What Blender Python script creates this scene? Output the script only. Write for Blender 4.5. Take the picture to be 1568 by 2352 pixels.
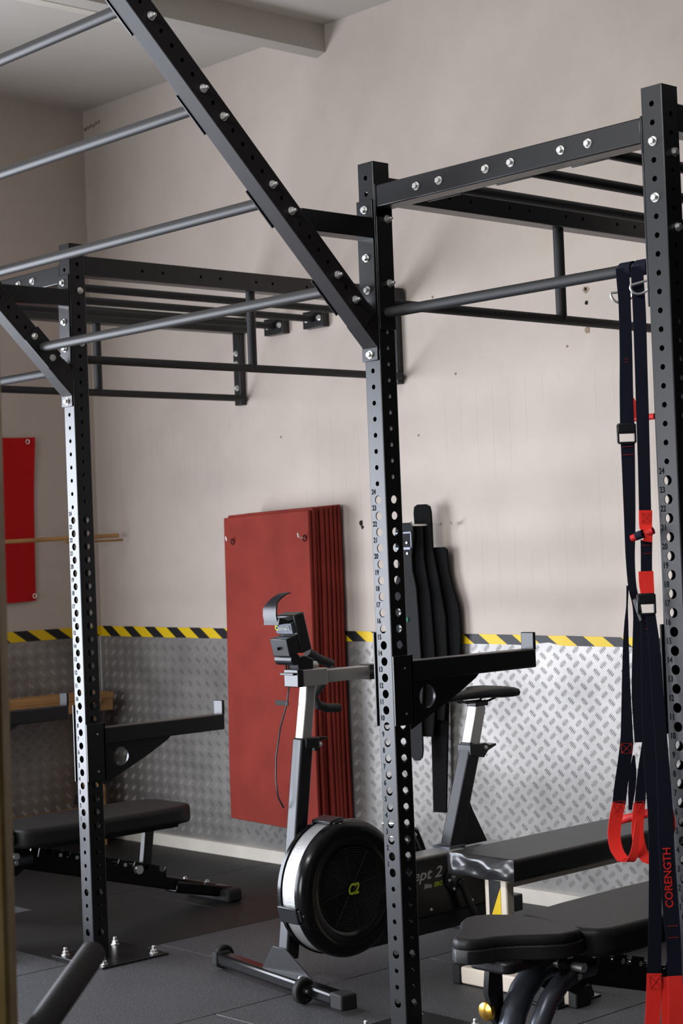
import bpy, math, random
from mathutils import Vector, Matrix
random.seed(7)
for o in list(bpy.data.objects): bpy.data.objects.remove(o)
S = bpy.context.scene; COL = S.collection
# ---------------------------------------------------------------- camera
RIGHT = Vector((0.679325, 0.732809, -0.038837)); UP = Vector((0.042009, 0.014003, 0.999019)); BACK = Vector((0.732634, -0.680290, -0.021272)); CAM = Vector((3.912945, -3.821937, 1.505000))
cd = bpy.data.cameras.new('camera'); co = bpy.data.objects.new('camera', cd); COL.objects.link(co); S.camera = co
mw = Matrix((RIGHT, UP, BACK)).transposed().to_4x4(); mw.translation = CAM; co.matrix_world = mw
cd.sensor_fit = 'VERTICAL'; cd.sensor_height = 36.0; cd.lens = 4081.0*36/2352
cd.clip_start = .05; cd.clip_end = 60
cd.dof.use_dof = True; cd.dof.focus_distance = 5.6; cd.dof.aperture_fstop = 6.3
S.view_settings.view_transform = 'Standard'; S.view_settings.look = 'None'; S.view_settings.gamma = 1
S.view_settings.exposure = -0.16; S.view_settings.use_curve_mapping = False
# ---------------------------------------------------------------- light
W = bpy.data.worlds.new('world'); S.world = W; W.use_nodes = True
W.node_tree.nodes['Background'].inputs[0].default_value = (.80, .86, 1, 1)
W.node_tree.nodes['Background'].inputs[1].default_value = .12
def area(name, loc, target, sx, sy, power, col):
    l = bpy.data.lights.new(name, 'AREA'); l.shape = 'RECTANGLE'; l.size = sx; l.size_y = sy; l.energy = power; l.color = col
    o = bpy.data.objects.new(name, l); COL.objects.link(o); o.location = loc
    o.rotation_euler = (Vector(target)-Vector(loc)).to_track_quat('-Z', 'Y').to_euler(); return o
sd_ = area('side_door_daylight', (-4.05, -2.7, 1.28), (0, -2.7, 1.2), 4.2, 2.3, 530, (.84, .895, 1))
fill_ = area('front_fill', (-.9, -6.6, 1.35), (.9, 1.8, .9), 2.6, 2.2, 80, (.95, .965, 1)); fill_.data.spread = math.radians(100)  # added fill from the front, brightens the right of the back wall
cl_ = area('ceiling_luminaire', (.4, -3.0, 3.86), (.1, 1.8, .75), 3.2, .14, 26, (.96, .97, 1)); cl_.data.spread = math.radians(75)

# ---------------------------------------------------------------- materials
def srgb(r, g, b):
    f = lambda c: (c/255/12.92) if c/255 <= .04045 else ((c/255+.055)/1.055)**2.4
    return (f(r), f(g), f(b), 1)
def mat(name, col, rough=.5, metal=0., spec=.5, bump=0., bscale=200., noise=0., nscale=6., ncol=None, coat=0.):
    m = bpy.data.materials.new(name); m.use_nodes = True; nt = m.node_tree; b = nt.nodes['Principled BSDF']
    b.inputs['Base Color'].default_value = col; b.inputs['Roughness'].default_value = rough
    b.inputs['Metallic'].default_value = metal; b.inputs['Specular IOR Level'].default_value = spec
    b.inputs['Coat Weight'].default_value = coat
    tc = nt.nodes.new('ShaderNodeTexCoord')
    if noise:
        n = nt.nodes.new('ShaderNodeTexNoise'); n.inputs['Scale'].default_value = nscale; n.inputs['Detail'].default_value = 6
        nt.links.new(tc.outputs['Object'], n.inputs['Vector'])
        r = nt.nodes.new('ShaderNodeValToRGB'); r.color_ramp.elements[0].position = .35; r.color_ramp.elements[1].position = .65
        r.color_ramp.elements[0].color = ncol or tuple(c*(1-noise) for c in col[:3])+(1,)
        r.color_ramp.elements[1].color = col
        nt.links.new(n.outputs['Fac'], r.inputs[0]); nt.links.new(r.outputs[0], b.inputs['Base Color'])
    if bump:
        n2 = nt.nodes.new('ShaderNodeTexNoise'); n2.inputs['Scale'].default_value = bscale; n2.inputs['Detail'].default_value = 3
        nt.links.new(tc.outputs['Object'], n2.inputs['Vector'])
        bp = nt.nodes.new('ShaderNodeBump'); bp.inputs['Strength'].default_value = bump; bp.inputs['Distance'].default_value = .002
        nt.links.new(n2.outputs['Fac'], bp.inputs['Height']); nt.links.new(bp.outputs[0], b.inputs['Normal'])
    return m
def addnodes(m): return m.node_tree, m.node_tree.nodes['Principled BSDF']
M = {}
M['powder'] = mat('black_powder_coat', (.006, .0062, .0075, 1), .33, 0, .56, bump=.10, bscale=700)
M['rail_dim'] = mat('dimmed_rail_black', (.014, .011, .012, 1), .5, 0, .32, bump=.08, bscale=700)  # duller powder coat copy, puts the rails' dim underside into the material
M['rung'] = mat('dark_satin_tube', (.03, .029, .029, 1), .48, 0, .32, bump=.05, bscale=500)
M['grip'] = mat('black_textured_tube', (.014, .014, .015, 1), .55, 0, .4, bump=.3, bscale=900)
M['chrome'] = mat('zinc_plated_steel', (.88, .87, .84, 1), .33, .9)
M['ink'] = mat('black_number_paint', (.004, .004, .005, 1), .8, 0, .1)
M['pad'] = mat('black_vinyl', (.012, .012, .0125, 1), .5, 0, .28, bump=.25, bscale=60)
M['padold'] = mat('worn_black_vinyl', (.018, .017, .0165, 1), .42, 0, .35, bump=.5, bscale=30)
M['wrap'] = mat('creased_vinyl', (.03, .03, .033, 1), .25, 0, .7, bump=.3, bscale=25)
M['gloss'] = mat('gloss_black', (.005, .005, .0055, 1), .2, 0, .32)
M['plastic'] = mat('black_plastic', (.012, .012, .013, 1), .3, 0, .5)
M['bikeblack'] = mat('bike_black_paint', (.012, .012, .015, 1), .36, 0, .42)
M['alu'] = mat('satin_aluminium', (.55, .54, .52, 1), .38, .75, .5)
M['perf'] = mat('perforated_steel', (.6, .6, .6, 1), .35, .7, .5, bump=.6, bscale=260)
M['cream'] = mat('cream_enamel', srgb(226, 214, 196), .4, 0, .4, noise=.08, nscale=9)
M['white'] = mat('white_gloss_paint', srgb(222, 214, 202), .45, 0, .4, noise=.12, nscale=5)
M['wood'] = mat('pine_wood', srgb(186, 140, 88), .6, 0, .3, noise=.3, nscale=7)
M['wood2'] = mat('varnished_post_wood', srgb(216, 190, 130), .5, 0, .3, noise=.35, nscale=5, ncol=srgb(176, 134, 72))
M['mat'] = mat('red_foam', srgb(138, 48, 38), .8, 0, .25, bump=.3, bscale=300, noise=.22, nscale=5)
M['banner'] = mat('red_banner_cloth', srgb(190, 22, 26), .8, 0, .2, bump=.3, bscale=8)
M['leather'] = mat('black_leather', (.005, .005, .0055, 1), .75, 0, .08, bump=.4, bscale=90)
M['leather2'] = mat('faded_black_leather', (.010, .010, .011, 1), .6, 0, .2, bump=.4, bscale=90)
M['strap'] = mat('navy_webbing', (.007, .008, .016, 1), .8, 0, .12, bump=.5, bscale=500)
M['redweb'] = mat('red_webbing', srgb(236, 48, 38), .7, 0, .3, bump=.4, bscale=450)
M['redrub'] = mat('red_foam_grip', srgb(196, 34, 34), .6, 0, .3, bump=.3, bscale=300)
M['redink'] = mat('red_print', srgb(205, 40, 32), .7, 0, .2)
M['stitch'] = mat('red_stitching', srgb(170, 40, 30), .7, 0, .2)
M['greyink'] = mat('grey_print', srgb(185, 185, 180), .6, 0, .2)
M['yelink'] = mat('yellow_green_print', srgb(190, 200, 50), .6, 0, .2)
M['greenink'] = mat('green_print', srgb(40, 110, 85), .6, 0, .2)
M['gold'] = mat('gold_anodised', (.75, .42, .07, 1), .22, 1)
M['rubber'] = mat('black_rubber', (.015, .015, .015, 1), .7, 0, .3)
M['hole'] = mat('dark_hole', (.02, .017, .014, 1), .9, 0, .1)
M['patchy'] = mat('flaked_plaster', srgb(168, 150, 128), .9, 0, .1, noise=.5, nscale=60)
M['steelframe'] = mat('graphite_metallic_paint', (.10, .11, .13, 1), .30, .6, .5)
M['tread'] = mat('tread_plate_aluminium', (.33, .312, .295, 1), .42, .5, .5, noise=.3, nscale=4, bump=.15, bscale=60)
M['wall_dark'] = mat('charcoal_wall_paint', (.03, .03, .03, 1), .8, 0, .2)
M['ceil'] = mat('ceiling_paint', srgb(196, 190, 182), .95, 0, .1, noise=.05, nscale=2)
# wall: off-white plaster with smudges and fine vertical board lines
m = M['wall'] = mat('wall_paint', srgb(214, 206, 199), .85, 0, .2, bump=.25, bscale=14)
nt, b = addnodes(m); N = nt.nodes; L = nt.links
tc = N.new('ShaderNodeTexCoord'); n1 = N.new('ShaderNodeTexNoise'); n1.inputs['Scale'].default_value = 1.3; n1.inputs['Detail'].default_value = 8; n1.inputs['Roughness'].default_value = .7
L.new(tc.outputs['Object'], n1.inputs['Vector'])
r = N.new('ShaderNodeValToRGB'); r.color_ramp.elements[0].position = .3; r.color_ramp.elements[1].position = .6
r.color_ramp.elements[0].color = srgb(188, 175, 165); r.color_ramp.elements[1].color = srgb(199, 187, 177)
L.new(n1.outputs['Fac'], r.inputs[0])
sx = N.new('ShaderNodeSeparateXYZ'); L.new(tc.outputs['Object'], sx.inputs[0])
def mth(op, a, b_=None, N=N, L=L):
    q = N.new('ShaderNodeMath'); q.operation = op
    for i, v in enumerate((a, b_)):
        if v is None: continue
        if isinstance(v, (int, float)): q.inputs[i].default_value = v
        else: L.new(v, q.inputs[i])
    return q.outputs[0]
line = mth('LESS_THAN', mth('ABSOLUTE', mth('SUBTRACT', mth('FRACT', mth('DIVIDE', mth('ADD', sx.outputs[0], .66), .093)), .5)), .012)
n3 = N.new('ShaderNodeTexNoise'); n3.inputs['Scale'].default_value = 1.6; L.new(tc.outputs['Object'], n3.inputs['Vector'])
low = mth('MULTIPLY', mth('LESS_THAN', sx.outputs[2], 2.2), mth('GREATER_THAN', n3.outputs['Fac'], .5))
mx = N.new('ShaderNodeMixRGB'); mx.inputs[2].default_value = srgb(150, 140, 130)
L.new(mth('MULTIPLY', mth('MULTIPLY', line, low), .35), mx.inputs[0]); L.new(r.outputs[0], mx.inputs[1]); L.new(mx.outputs[0], b.inputs['Base Color'])
# rubber floor tile: dark grey with pale flecks
m = M['floor'] = mat('rubber_floor_tile', (.03, .03, .033, 1), .62, 0, .4, bump=.6, bscale=260)
nt, b = addnodes(m); N = nt.nodes; L = nt.links
tc = N.new('ShaderNodeTexCoord'); v = N.new('ShaderNodeTexNoise'); v.inputs['Scale'].default_value = 240; v.inputs['Detail'].default_value = 1
L.new(tc.outputs['Object'], v.inputs['Vector'])
r = N.new('ShaderNodeValToRGB'); r.color_ramp.elements[0].position = .57; r.color_ramp.elements[1].position = .68
r.color_ramp.elements[0].color = (0, 0, 0, 1); r.color_ramp.elements[1].color = (1, 1, 1, 1); L.new(v.outputs['Fac'], r.inputs[0])
v2 = N.new('ShaderNodeTexNoise'); v2.inputs['Scale'].default_value = 3.; v2.inputs['Detail'].default_value = 8; L.new(tc.outputs['Object'], v2.inputs['Vector'])
mx = N.new('ShaderNodeMixRGB'); mx.inputs[1].default_value = (.035, .035, .038, 1); mx.inputs[2].default_value = (.062, .061, .064, 1); L.new(v2.outputs['Fac'], mx.inputs[0])
mx2 = N.new('ShaderNodeMixRGB'); mx2.inputs[2].default_value = (.16, .16, .165, 1); L.new(r.outputs[0], mx2.inputs[0]); L.new(mx.outputs[0], mx2.inputs[1]); L.new(mx2.outputs[0], b.inputs['Base Color'])
M['floor_dark'] = mat('dark_rubber_floor_tile', (.010, .0095, .009, 1), .55, 0, .35, bump=.5, bscale=260)  # darker tone for the tiles at the back left
# hazard tape stripes
def hazard(name, ax, k, per, c2=None):
    m = mat(name, (1, 1, 1, 1), .45, 0, .3, bump=.5, bscale=25); nt, b = addnodes(m); N = nt.nodes; L = nt.links
    tc = N.new('ShaderNodeTexCoord'); s = N.new('ShaderNodeSeparateXYZ'); L.new(tc.outputs['Object'], s.inputs[0])
    f = mth('FRACT', mth('DIVIDE', mth('ADD', s.outputs[ax], mth('MULTIPLY', s.outputs[2], k, N, L), N, L), per, N, L), None, N, L)
    st = mth('LESS_THAN', f, .52, N, L)
    mx = N.new('ShaderNodeMixRGB'); mx.inputs[1].default_value = (.012, .012, .014, 1); mx.inputs[2].default_value = srgb(226, 190, 20)
    L.new(st, mx.inputs[0]); L.new(mx.outputs[0], b.inputs['Base Color']); return m
M['haz'] = hazard('hazard_tape', 0, 1.5, .19); M['hazL'] = hazard('hazard_tape_side', 1, 1.5, .19); M['hazP'] = hazard('hazard_tape_post', 0, -.45, .13)
# diagonal weave for the bench pad sides
m = M['weave'] = mat('woven_vinyl_side', (.012, .012, .013, 1), .4, 0, .5)
nt, b = addnodes(m); tc = nt.nodes.new('ShaderNodeTexCoord'); w = nt.nodes.new('ShaderNodeTexWave'); w.bands_direction = 'DIAGONAL'
w.inputs['Scale'].default_value = 90; nt.links.new(tc.outputs['Object'], w.inputs['Vector'])
bp = nt.nodes.new('ShaderNodeBump'); bp.inputs['Strength'].default_value = .5; bp.inputs['Distance'].default_value = .001
nt.links.new(w.outputs['Fac'], bp.inputs['Height']); nt.links.new(bp.outputs[0], b.inputs['Normal'])

# ---------------------------------------------------------------- mesh helpers
class MB:
    def __init__(s): s.v = []; s.f = []
    def add(s, vs, fs):
        n = len(s.v); s.v += [tuple(v) for v in vs]; s.f += [tuple(i+n for i in f) for f in fs]; return s
    def box(s, x0, x1, y0, y1, z0, z1):
        return s.add([(x0, y0, z0), (x1, y0, z0), (x1, y1, z0), (x0, y1, z0), (x0, y0, z1), (x1, y0, z1), (x1, y1, z1), (x0, y1, z1)],
                     [(0, 3, 2, 1), (4, 5, 6, 7), (0, 1, 5, 4), (1, 2, 6, 5), (2, 3, 7, 6), (3, 0, 4, 7)])
    def bar(s, a, b, w, h, side=(1, 0, 0)):            # rectangular bar: w along 'side', h across
        a = Vector(a); b = Vector(b); d = (b-a).normalized(); u = Vector(side); u = (u-d*u.dot(d)).normalized(); v = d.cross(u)
        P = [p+u*(i*w/2)+v*(j*h/2) for p in (a, b) for i, j in ((-1, -1), (1, -1), (1, 1), (-1, 1))]
        return s.add(P, [(0, 3, 2, 1), (4, 5, 6, 7), (0, 1, 5, 4), (1, 2, 6, 5), (2, 3, 7, 6), (3, 0, 4, 7)])
    def tube(s, pts, r, n=14, caps=True, ov=1.):
        pts = [Vector(p) for p in pts]; rr = r if isinstance(r, (list, tuple)) else [r]*len(pts); base = len(s.v); up = None
        for i, p in enumerate(pts):
            d = (pts[min(i+1, len(pts)-1)]-pts[max(i-1, 0)]).normalized()
            if up is None: up = Vector((0, 0, 1)) if abs(d.z) < .9 else Vector((1, 0, 0))
            u = (up-d*up.dot(d)).normalized(); up = u; v = d.cross(u)
            s.v += [tuple(p+u*(math.cos(2*math.pi*k/n)*rr[i])+v*(math.sin(2*math.pi*k/n)*rr[i]*ov)) for k in range(n)]
        for i in range(len(pts)-1):
            for k in range(n):
                a = base+i*n+k; b_ = base+i*n+(k+1) % n; s.f.append((a, b_, b_+n, a+n))
        if caps: s.f.append(tuple(base+k for k in range(n))[::-1]); e = base+(len(pts)-1)*n; s.f.append(tuple(e+k for k in range(n)))
        return s
    def prism(s, poly, axis, a, b):                      # polygon in the two other axes, extruded along axis
        def P(p, t): q = list(p); q.insert(axis, t); return q
        n = len(poly); return s.add([P(p, a) for p in poly]+[P(p, b) for p in poly],
            [tuple(range(n))[::-1], tuple(range(n, 2*n))]+[(i, (i+1) % n, n+(i+1) % n, n+i) for i in range(n)])
    def lathe(s, prof, c, axis=0, n=48, a0=0, a1=2*math.pi):  # prof = [(t along axis, radius)]
        full = abs(a1-a0-2*math.pi) < 1e-6; m_ = n if full else n+1; base = len(s.v); o = [i for i in range(3) if i != axis]
        for t, r_ in prof:
            for k in range(m_):
                a = a0+(a1-a0)*k/n; q = [0, 0, 0]; q[axis] = c[axis]+t; q[o[0]] = c[o[0]]+r_*math.cos(a); q[o[1]] = c[o[1]]+r_*math.sin(a); s.v.append(tuple(q))
        for i in range(len(prof)-1):
            for k in range(n):
                a = base+i*m_+k; b_ = base+i*m_+(k+1) % m_; s.f.append((a, b_, b_+m_, a+m_))
        return s
    def ring(s, c, axis, R, r, n=32, m_=8):
        pr = [(r*math.sin(2*math.pi*k/m_), R+r*math.cos(2*math.pi*k/m_)) for k in range(m_+1)]; return s.lathe(pr, c, axis, n)
    def build(s, name, m, parent=None, bev=0., smooth=35, segs=2, loc=None):
        me = bpy.data.meshes.new(name); off = Vector(loc) if loc is not None else Vector((0, 0, 0))
        if parent is not None and loc is None: off = wloc(parent)
        me.from_pydata([tuple(Vector(v)-off) for v in s.v], [], s.f)
        for p in me.polygons: p.use_smooth = smooth > 0
        if smooth: me.set_sharp_from_angle(angle=math.radians(smooth))
        import bmesh
        bm = bmesh.new(); bm.from_mesh(me); bmesh.ops.remove_doubles(bm, verts=bm.verts, dist=1e-5); bmesh.ops.recalc_face_normals(bm, faces=bm.faces); bm.to_mesh(me); bm.free()
        me.materials.append(M[m] if isinstance(m, str) else m)
        o = bpy.data.objects.new(name, me); COL.objects.link(o)
        if parent is not None:
            o.parent = parent; o.location = off-wloc(parent)
        else: o.location = off
        if bev:
            b_ = o.modifiers.new('bevel', 'BEVEL'); b_.width = bev; b_.segments = segs; b_.limit_method = 'ANGLE'; b_.angle_limit = math.radians(40)
        return o
def wloc(o):
    p = Vector(o.location)
    while o.parent: o = o.parent; p += Vector(o.location)
    return p
def tag(o, label=None, cat=None, group=None, kind=None):
    for k, v in (('label', label), ('category', cat), ('group', group), ('kind', kind)):
        if v: o[k] = v
    return o
def thing(name, label, cat, loc=(0, 0, 0), group=None):
    o = bpy.data.objects.new(name, None); COL.objects.link(o); o.location = loc; o.empty_display_size = .1
    return tag(o, label, cat, group)
def struct(name, mb, m, parent=None, **k):
    o = mb.build(name, m, parent, **k)
    if parent is None: o['kind'] = 'structure'
    return o
def text(name, body, size, loc, xdir, ydir, m, parent, sx=1., bold=0., shear=0., extr=.0003):
    c = bpy.data.curves.new(name, 'FONT'); c.body = body; c.size = size; c.align_x = 'CENTER'; c.align_y = 'CENTER'; c.offset = bold; c.shear = shear; c.extrude = extr; c.resolution_u = 3
    t = bpy.data.objects.new('tmp', c); COL.objects.link(t); dg = bpy.context.evaluated_depsgraph_get(); dg.update()
    me = bpy.data.meshes.new_from_object(t.evaluated_get(dg)); bpy.data.objects.remove(t)
    X = Vector(xdir).normalized(); Y = Vector(ydir).normalized(); Z = X.cross(Y); loc = Vector(loc)-(wloc(parent) if parent else Vector((0, 0, 0)))
    vs = [X*(v.co.x*sx)+Y*v.co.y+Z*v.co.z for v in me.vertices]
    for v, p in zip(me.vertices, vs): v.co = p
    me.materials.clear(); me.materials.append(M[m]); o = bpy.data.objects.new(name, me); COL.objects.link(o); o.parent = parent; o.location = loc; return o
def rounded(x0, x1, y0, y1, r, n=5):
    P = []
    for cx, cy, a in ((x1-r, y1-r, 0), (x0+r, y1-r, 90), (x0+r, y0+r, 180), (x1-r, y0+r, 270)):
        P += [(cx+r*math.cos(math.radians(a+90*k/n)), cy+r*math.sin(math.radians(a+90*k/n))) for k in range(n+1)]
    return P
# a bolt: washer, hex head, slight dome; 'nut' adds a stud
def bolt_mesh(name, nut):
    b = MB(); b.lathe([(0, 0), (0, .0128), (.002, .0128), (.002, 0)], (0, 0, 0), 2, 20)
    b.lathe([(.002, .0098), (.010, .0098), (.0115, .008), (.0115, 0)], (0, 0, 0), 2, 6)
    if nut: b.lathe([(.0115, .0055), (.020, .0055), (.022, .004), (.022, 0)], (0, 0, 0), 2, 12)
    o = b.build(name, 'chrome', smooth=30); me = o.data; bpy.data.objects.remove(o); return me
BOLT = bolt_mesh('bolt', False); NUT = bolt_mesh('nut', True)
def bolt(p, nrm, parent, nut=False, s=1.):
    o = bpy.data.objects.new('bolt', NUT if nut else BOLT); COL.objects.link(o); o.parent = parent; o.location = Vector(p)-wloc(parent)
    o.rotation_mode = 'QUATERNION'; o.rotation_quaternion = Vector(nrm).to_track_quat('Z', 'Y') @ __import__('mathutils').Quaternion((0, 0, 1), random.random()*6)
    o.scale = (s, s, s); return o
# square tube along 'a' (length Lh) with holes. faces: +u,-u,+v,-v -> list of (pos, radius)
def perf(mb, o, a, u, w, Lh, holes, h=None, n=16, t=.003, c=.004):
    o = Vector(o); a = Vector(a); u = Vector(u); v = a.cross(u); h = h or w
    for nrm, tan, half, wid, key in ((u, v, w/2, h, 'u'), (-u, -v, w/2, h, '-u'), (v, -u, h/2, w, 'v'), (-v, u, h/2, w, '-v')):
        base = o+nrm*half; b = wid/2-c; hs = sorted(holes.get(key, []))
        def P(x, z): return base+tan*x+a*z
        z = 0
        for pz, r in hs:
            hh = min(.024, b)
            if pz-hh > z+1e-6: mb.add([P(-b, z), P(b, z), P(b, pz-hh), P(-b, pz-hh)], [(0, 1, 2, 3)])
            sq = []; q = n//4
            for k in range(n):
                side, f = divmod(k, q); f = f/q*2-1
                sq.append([(b, f*hh), (-f*b, hh), (-b, -f*hh), (f*b, -hh)][side])
            ci = [(r*math.cos(2*math.pi*k/n-math.pi/4), r*math.sin(2*math.pi*k/n-math.pi/4)) for k in range(n)]
            vs = [P(x, pz+y) for x, y in sq]+[P(x, pz+y) for x, y in ci]+[P(x, pz+y)-nrm*t for x, y in ci]
            mb.add(vs, [(k, (k+1) % n, n+(k+1) % n, n+k) for k in range(n)]+[(n+k, n+(k+1) % n, 2*n+(k+1) % n, 2*n+k) for k in range(n)])
            z = pz+hh
        mb.add([P(-b, z), P(b, z), P(b, Lh), P(-b, Lh)], [(0, 1, 2, 3)])
    for (n1, h1), (n2, h2) in (((u, w/2), (v, h/2)), ((v, h/2), (-u, w/2)), ((-u, w/2), (-v, h/2)), ((-v, h/2), (u, w/2))):
        A = o+n1*h1+n2*(h2-c); B = o+n1*(h1-c)+n2*h2; Cc = o+n1*(h1-c*.3)+n2*(h2-c*.3)
        mb.add([A, Cc, B, A+a*Lh, Cc+a*Lh, B+a*Lh], [(0, 1, 4, 3), (1, 2, 5, 4)])
    return mb
def endcap(mb, o, a, u, w, h=None, t=.003):
    o = Vector(o); a = Vector(a); u = Vector(u); v = a.cross(u); h = h or w
    q = [o+u*(i*(w/2-.001))+v*(j*(h/2-.001)) for i, j in ((-1, -1), (1, -1), (1, 1), (-1, 1))]
    return mb.add(q+[p+a*t for p in q], [(0, 3, 2, 1), (4, 5, 6, 7), (0, 1, 5, 4), (1, 2, 6, 5), (2, 3, 7, 6), (3, 0, 4, 7)])
X, Y, Z = Vector((1, 0, 0)), Vector((0, 1, 0)), Vector((0, 0, 1))

# ================================================================ the room
WY, WX, CZ, TB = 1.80, -4.10, 3.96, 1.09
XR, YF = 5.6, -7.6
struct('wall_back', MB().box(WX-.15, XR+.15, WY, WY+.15, -.1, CZ+.15), 'wall', smooth=0)
struct('wall_left', MB().box(WX-.15, WX, YF, WY, -.1, CZ+.15), 'wall', smooth=0)
struct('wall_right', MB().box(XR, XR+.15, YF, WY, -.1, CZ+.15), 'wall_dark', smooth=0)
struct('wall_front', MB().box(WX-.15, XR+.15, YF-.15, YF, -.1, CZ+.15), 'wall_dark', smooth=0)
struct('ceiling', MB().box(WX, XR, YF, WY, CZ, CZ+.15), 'ceil', smooth=0)
M['slate'] = mat('dark_screen_paint', (.012, .012, .013, 1), .6, 0, .3)
screen = struct('dark_screen_1', MB().box(.46, 5.2, WY-.05, WY, .0, 3.3), 'slate', bev=.004)  # added out of view, gives the rig's right faces something dark to reflect
for k in range(7): MB().box(.50+k*.67, 1.13+k*.67, WY-.062, WY-.05, .1, 3.2).build('dark_screen_panel', 'slate', screen, bev=.004)
fl = struct('floor', MB().box(WX, XR, YF, WY, -.1, -.012), 'rubber', smooth=0)
# rubber floor tiles, one metre wide columns laid in a staggered bond
coly = {-2.70: -.083, -1.70: .335, -.71: -.185, .29: .48, 1.28: .1, 2.27: .6, -3.70: .4, -4.1: .1}
tile_me = {}
def tile(x0, x1, y0, y1):
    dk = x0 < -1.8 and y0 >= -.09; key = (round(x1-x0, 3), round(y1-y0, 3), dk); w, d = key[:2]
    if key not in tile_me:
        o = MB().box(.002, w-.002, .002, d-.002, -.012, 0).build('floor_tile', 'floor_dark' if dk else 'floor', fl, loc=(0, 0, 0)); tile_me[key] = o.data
    else:
        o = bpy.data.objects.new('floor_tile', tile_me[key]); COL.objects.link(o); o.parent = fl
    o.location = (x0, y0, 0)
    m_ = o.modifiers.new('bevel', 'BEVEL'); m_.width = .002; m_.segments = 1
xs = sorted(coly)
for i, x0 in enumerate(xs):
    x1 = xs[i+1] if i+1 < len(xs) else 3.26; y = coly[x0]-5
    while y < WY:
        ya = max(y, -4.2); yb = min(y+1, WY)
        if yb-ya > .02: tile(x0, x1, ya, yb)
        y += 1
# mop board and tread plate cladding
bb = struct('baseboard_back', MB().box(WX, .455, WY-.035, WY, 0, .062), 'white', bev=.003)
struct('baseboard_left', MB().box(WX, WX+.035, YF, WY-.035, 0, .062), 'white', bev=.003)
def tread(name, x0, x1, horiz):
    z0, z1 = .062, TB; mb = MB()
    if horiz: mb.box(x0, x1, WY-.004, WY, z0, z1)
    else: mb.box(WX, WX+.004, x0, x1, z0, z1)
    o = struct(name, mb, 'tread', smooth=0); s = MB(); px, pz, L2, wd = .070, .060, .0140, .0019; t = .0020
    for i in range(int((x1-x0)/px*2)+1):
        for j in range(int((z1-z0)/pz*2)+1):
            if (i+j) % 2: continue
            d = 1 if i % 2 else -1; cx = x0+i*px/2; cz = z0+.01+j*pz/2
            if cx < x0+.02 or cx > x1-.02 or cz > z1-.015 or cz < z0+.015: continue
            ax, az = .64, -.77*d; bx, bz = .77*d, .64
            bx, bz = -az, ax
            for k in range(-2, 3):
                L3 = L2*(1-.12*abs(k)); ox, oz = cx+bx*k*.0074, cz+bz*k*.0074
                pts = [(ox-ax*L3, oz-az*L3), (ox+bx*wd-ax*L3*.3, oz+bz*wd-az*L3*.3), (ox+bx*wd+ax*L3*.3, oz+bz*wd+az*L3*.3), (ox+ax*L3, oz+az*L3), (ox-bx*wd+ax*L3*.3, oz-bz*wd+az*L3*.3), (ox-bx*wd-ax*L3*.3, oz-bz*wd-az*L3*.3), (ox-ax*L3*.5, oz-az*L3*.5), (ox+ax*L3*.5, oz+az*L3*.5)]
                vs = []
                for q, (x_, z_) in enumerate(pts):
                    e = t if q > 5 else 0
                    vs.append((x_, WY-.004-e, z_) if horiz else (WX+.004+e, x_, z_))
                s.add(vs, [(0, 1, 6), (1, 2, 7, 6), (2, 3, 7), (3, 4, 7), (4, 5, 6, 7), (5, 0, 6)])
    r_ = s.build('raised_tread', 'tread', o, smooth=60); r_['kind'] = 'stuff'; return o
tread('trim_1', WX+.006, .455, True); tread('trim_2', -1.6, WY-.006, False)
struct('trim_3', MB().box(WX+.004, WX+.03, WY-.03, WY-.004, .062, TB), 'alu', bev=.002)
# ceiling beam that tapers up to one side, and a thin batten on the ceiling
struct('trim_4', MB().prism([(-2.13, CZ), (-2.13, 3.83), (-2.19, 3.815), (-2.53, CZ-.002), (-2.53, CZ)], 1, YF, WY), 'ceil', smooth=0)
struct('trim_5', MB().box(-2.62, -2.555, -1.5, 1.15, CZ-.012, CZ), 'white', bev=.002)
# hazard tape
def tape(name, a, b, m, horiz, label):
    n = 60; v = []; rnd = random.Random(3)
    for i in range(n+1):
        x = a+(b-a)*i/n; k = (x-WX)/3.8 if horiz else 0
        zt = 1.143-.030*max(0, min(1, k))+rnd.uniform(-.001, .001); zb = TB-.003+rnd.uniform(-.001, .001)-.012*max(0, min(1, k))
        if horiz and -1.0 < x < -.87: zb += .022*(1-abs(x+.935)/.065)
        e = .0055+rnd.uniform(0, .001)
        for z, d in ((zt, e), (zb, e+.001), (zt, .0045), (zb, .0045)): v.append((x, WY-d, z) if horiz else (WX+d, x, z))
    f = []
    for i in range(n):
        c = 4*i; f += [(c, c+4, c+5, c+1), (c+2, c, c+4, c+6)[:4], (c+1, c+5, c+7, c+3)]
    o = MB().add(v, f).build(name, m, smooth=60); tag(o, label, 'tape'); return o
tape('hazard_tape', WX+.006, .455, 'haz', True, 'yellow and black hazard tape along the long back wall above the tread plate')
tape('hazard_tape', -1.5, WY-.008, 'hazL', False, 'short run of yellow and black hazard tape on the left wall behind the red banner')
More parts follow.
